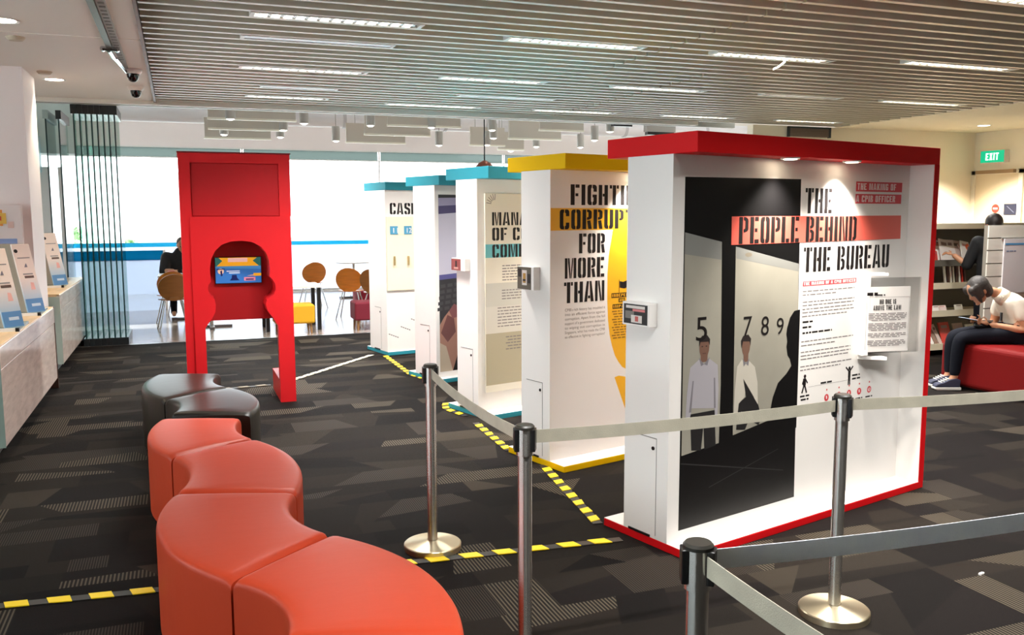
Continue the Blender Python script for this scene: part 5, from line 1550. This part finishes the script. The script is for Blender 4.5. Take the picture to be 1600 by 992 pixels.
# ================================================================== READING CORNER AT RIGHT
rk = empty('magazine_rack', (8.5, 8.0, 0), 'grey magazine rack with a cream top ledge behind the seated person', 'rack')
RG = mat('rack grey brown', (96, 92, 82), .6); RC = mat('rack cream', (226, 214, 186), .5)
B(-1.2, 1.6, -.06, .42, 1.508, 1.575).build('top_ledge', RC, rk, bevel=.006)
B(-1.2, 1.6, .36, .40, 0, 1.508).build('rack_back', RG, rk)
for z in (1.10, .83, .50, .10):
    s_ = B(-1.2, 1.6, -.02, .36, z, z + .022).build('shelf', RG if z > 1 else RC, rk)
    B(-1.2, 1.6, -.03, -.02, z - .03, z + .045).build('shelf_lip', RG if z > 1 else RC, s_)
for x in (-1.2, 1.57):
    B(x, x + .03, -.02, .40, 0, 1.508).build('rack_side', RG, rk)
mcol = [(236, 226, 220), (228, 206, 200), (222, 96, 44), (198, 52, 44), (240, 236, 230), (210, 188, 178), (150, 120, 104), (90, 60, 52), (228, 222, 206), (48, 44, 50)]
def magazine(x, z, w, h, lean, tilt, ci, lab, grp, thick=.012, yv=8.12):
    t = empty('magazine', (x, yv, z), lab, 'magazine', grp, lean)
    m = mat('magazine cover %d' % ci, mcol[ci], .4)
    c = B(-w / 2, w / 2, -thick / 2, thick / 2, 0, h).build('cover', m, t)
    t.rotation_euler = (-.35, tilt, lean)
    B(-w / 2 + .004, w / 2 + .002, -thick / 2 + .002, thick / 2 - .002, .004, h - .004).build('pages', mat('paper edge', (238, 232, 222), .7), c)
    B(-w * .3, w * .3, -thick / 2 - .001, -thick / 2, h * .72, h * .86).build('cover_band', mat('cover band %d' % (ci % 3), [(150, 120, 118), (206, 150, 140), (120, 104, 96)][ci % 3], .5), c)
for i, (x, w, h, tilt, ci) in enumerate(((8.36, .10, .15, -.1, 2), (8.42, .10, .13, .2, 3), (8.50, .14, .26, .12, 4), (8.57, .16, .27, .16, 0), (8.68, .20, .26, .06, 0), (8.80, .18, .25, .1, 5), (8.90, .16, .24, .16, 4), (8.97, .06, .24, -.5, 1), (9.02, .06, .24, -.55, 3), (9.07, .06, .23, -.6, 2))):
    magazine(x, 1.13, w, h, .1, tilt, ci, ['orange booklet on the top rack shelf in front of the dark box', 'red booklet on the top rack shelf right of the dark box', 'white magazine leaning beside the red booklet on the top shelf', 'pale wide magazine left of the middle of the top shelf', 'pale widest magazine at the middle of the top shelf', 'beige magazine right of the middle of the top shelf', 'white magazine on the top shelf nearest the reaching hand', 'pinkish slim magazine fanned left under the reaching hand', 'red slim magazine fanned between the pinkish and orange ones', 'orange slim magazine fanned rightmost on the top shelf'][i], 'magazines on the top shelf', yv=8.06 + .02 * (i % 3))
for i in range(8):
    magazine(8.62 + i * .045, .86, .03, .24, 1.3, -.42, [4, 7, 4, 8, 7, 4, 3, 7][i], ['white slim magazine leaning leftmost on the second rack shelf', 'dark slim magazine just right of the leftmost white one, second shelf', 'white slim magazine between two dark ones, second rack shelf', 'cream slim magazine in the leaning row of the second shelf', 'dark slim magazine right of the cream one, second shelf', 'white slim magazine left of the red one, second shelf', 'red slim magazine in the leaning row of the second shelf', 'dark slim magazine leaning rightmost on the second rack shelf'][i], 'magazines on the second shelf', thick=.018, yv=8.10)
for i, (x, ci) in enumerate(((8.42, 0), (8.52, 1), (8.78, 8))):
    magazine(x, .53, .12, .07, .0, 0, ci, ['small pale booklet at the left end of the third rack shelf', 'small pinkish booklet beside the pale one on the third shelf', 'small cream booklet standing alone on the third rack shelf'][i], 'booklets on the third shelf', yv=8.02)
for i, (x, w, h, tilt, ci) in enumerate(((8.36, .05, .24, -.3, 7), (8.42, .05, .25, -.3, 4), (8.48, .05, .24, -.3, 6), (8.55, .05, .25, -.3, 5), (8.66, .18, .26, 0, 3), (8.88, .18, .24, 0, 6), (9.08, .18, .22, 0, 8))):
    magazine(x, .13, w, h, .1, tilt, ci, ['dark slim magazine leaning leftmost on the lowest rack shelf', 'white slim magazine leaning on the lowest rack shelf', 'brown slim magazine leaning in the row of the lowest shelf', 'beige slim magazine leaning next to the red cover, lowest shelf', 'red magazine facing out on the lowest rack shelf', 'brown wide magazine facing out on the lowest rack shelf', 'cream magazine at the right of the lowest rack shelf'][i], 'magazines on the lowest shelf', yv=8.05)
bx = tag(B(-.13, .13, -.08, .08, 0, .22).build('dark_box', mat('dark box', (46, 34, 30), .6), None, (8.42, 8.26, 1.122), bevel=.006), 'dark box at the left back of the top rack shelf', 'box')
B(-.135, .135, -.085, .085, .20, .225).build('box_lid', mat('dark box', (46, 34, 30)), bx)

pt = empty('partition_panel', (8.02, 7.0, 0), 'white grooved partition panel at the right edge', 'partition')
PWH = mat('partition white', (226, 220, 208), .5)
B(0, 1.3, .015, .06, .08, 1.565).build('panel_core', mat('groove shade', (140, 132, 120), .7), pt)
zz = [.08, .30, .50, .68, .87, 1.02, 1.16, 1.30, 1.43, 1.565]
for a, b_ in zip(zz[:-1], zz[1:]):
    B(0, 1.3, 0, .015, a + .006, b_ - (.006 if b_ < 1.5 else 0)).build('grooved_board', PWH, pt)
MB().box(.05, .11, -.2, .26, 0, .05).box(1.15, 1.21, -.2, .26, 0, .05).box(.05, .11, .0, .06, .05, .09).box(1.15, 1.21, .0, .06, .05, .09).build('panel_feet', GREYM, pt)
nt_ = tag(B(0, .62, -.02, -.004, .84, 1.42).build('notice', mat('notice paper', (226, 220, 222), .5), None, (8.23, 7.0, 0), bevel=.002), 'white notice with a blue header on the grooved partition', 'notice')
B(.012, .61, -.0215, -.02, 1.355, 1.375).build('blue_header', mat('notice header blue', (82, 150, 200), .5), nt_)
tm = MB(); text_strips(tm, .03, .17, 1.29, .012, -.0215, mat('text blue grey', (120, 140, 176)), rt_); tm.build('notice_text', None, nt_)['kind'] = 'stuff'
B(-.03, .64, -.012, .0, 1.425, 1.437).build('notice_hook_rail', GREYM, nt_)

ex = empty('exit_sign', (13.3, 11.53, 2.66), 'green lit EXIT sign above the emergency door', 'sign')
B(-.12, 0, -.24, .24, -.105, .105).build('sign_case', mat('sign case white', (236, 232, 222), .4), ex, bevel=.004)
gf = B(-.124, -.12, -.235, .235, -.10, .10).build('sign_face', mat('exit green', (0, 150, 110), .4, emit=.8), ex)
el = MB(); lettering(el, 'EXIT', -.13, .13, -.06, .06, 0, mat('exit letters', (214, 255, 240), .4, emit=1.3), gap=.25)
eo = el.build('exit_letters', None, ex)
eo.rotation_euler = (0, 0, -math.pi / 2); eo.location = (-.1255, 0, 0)
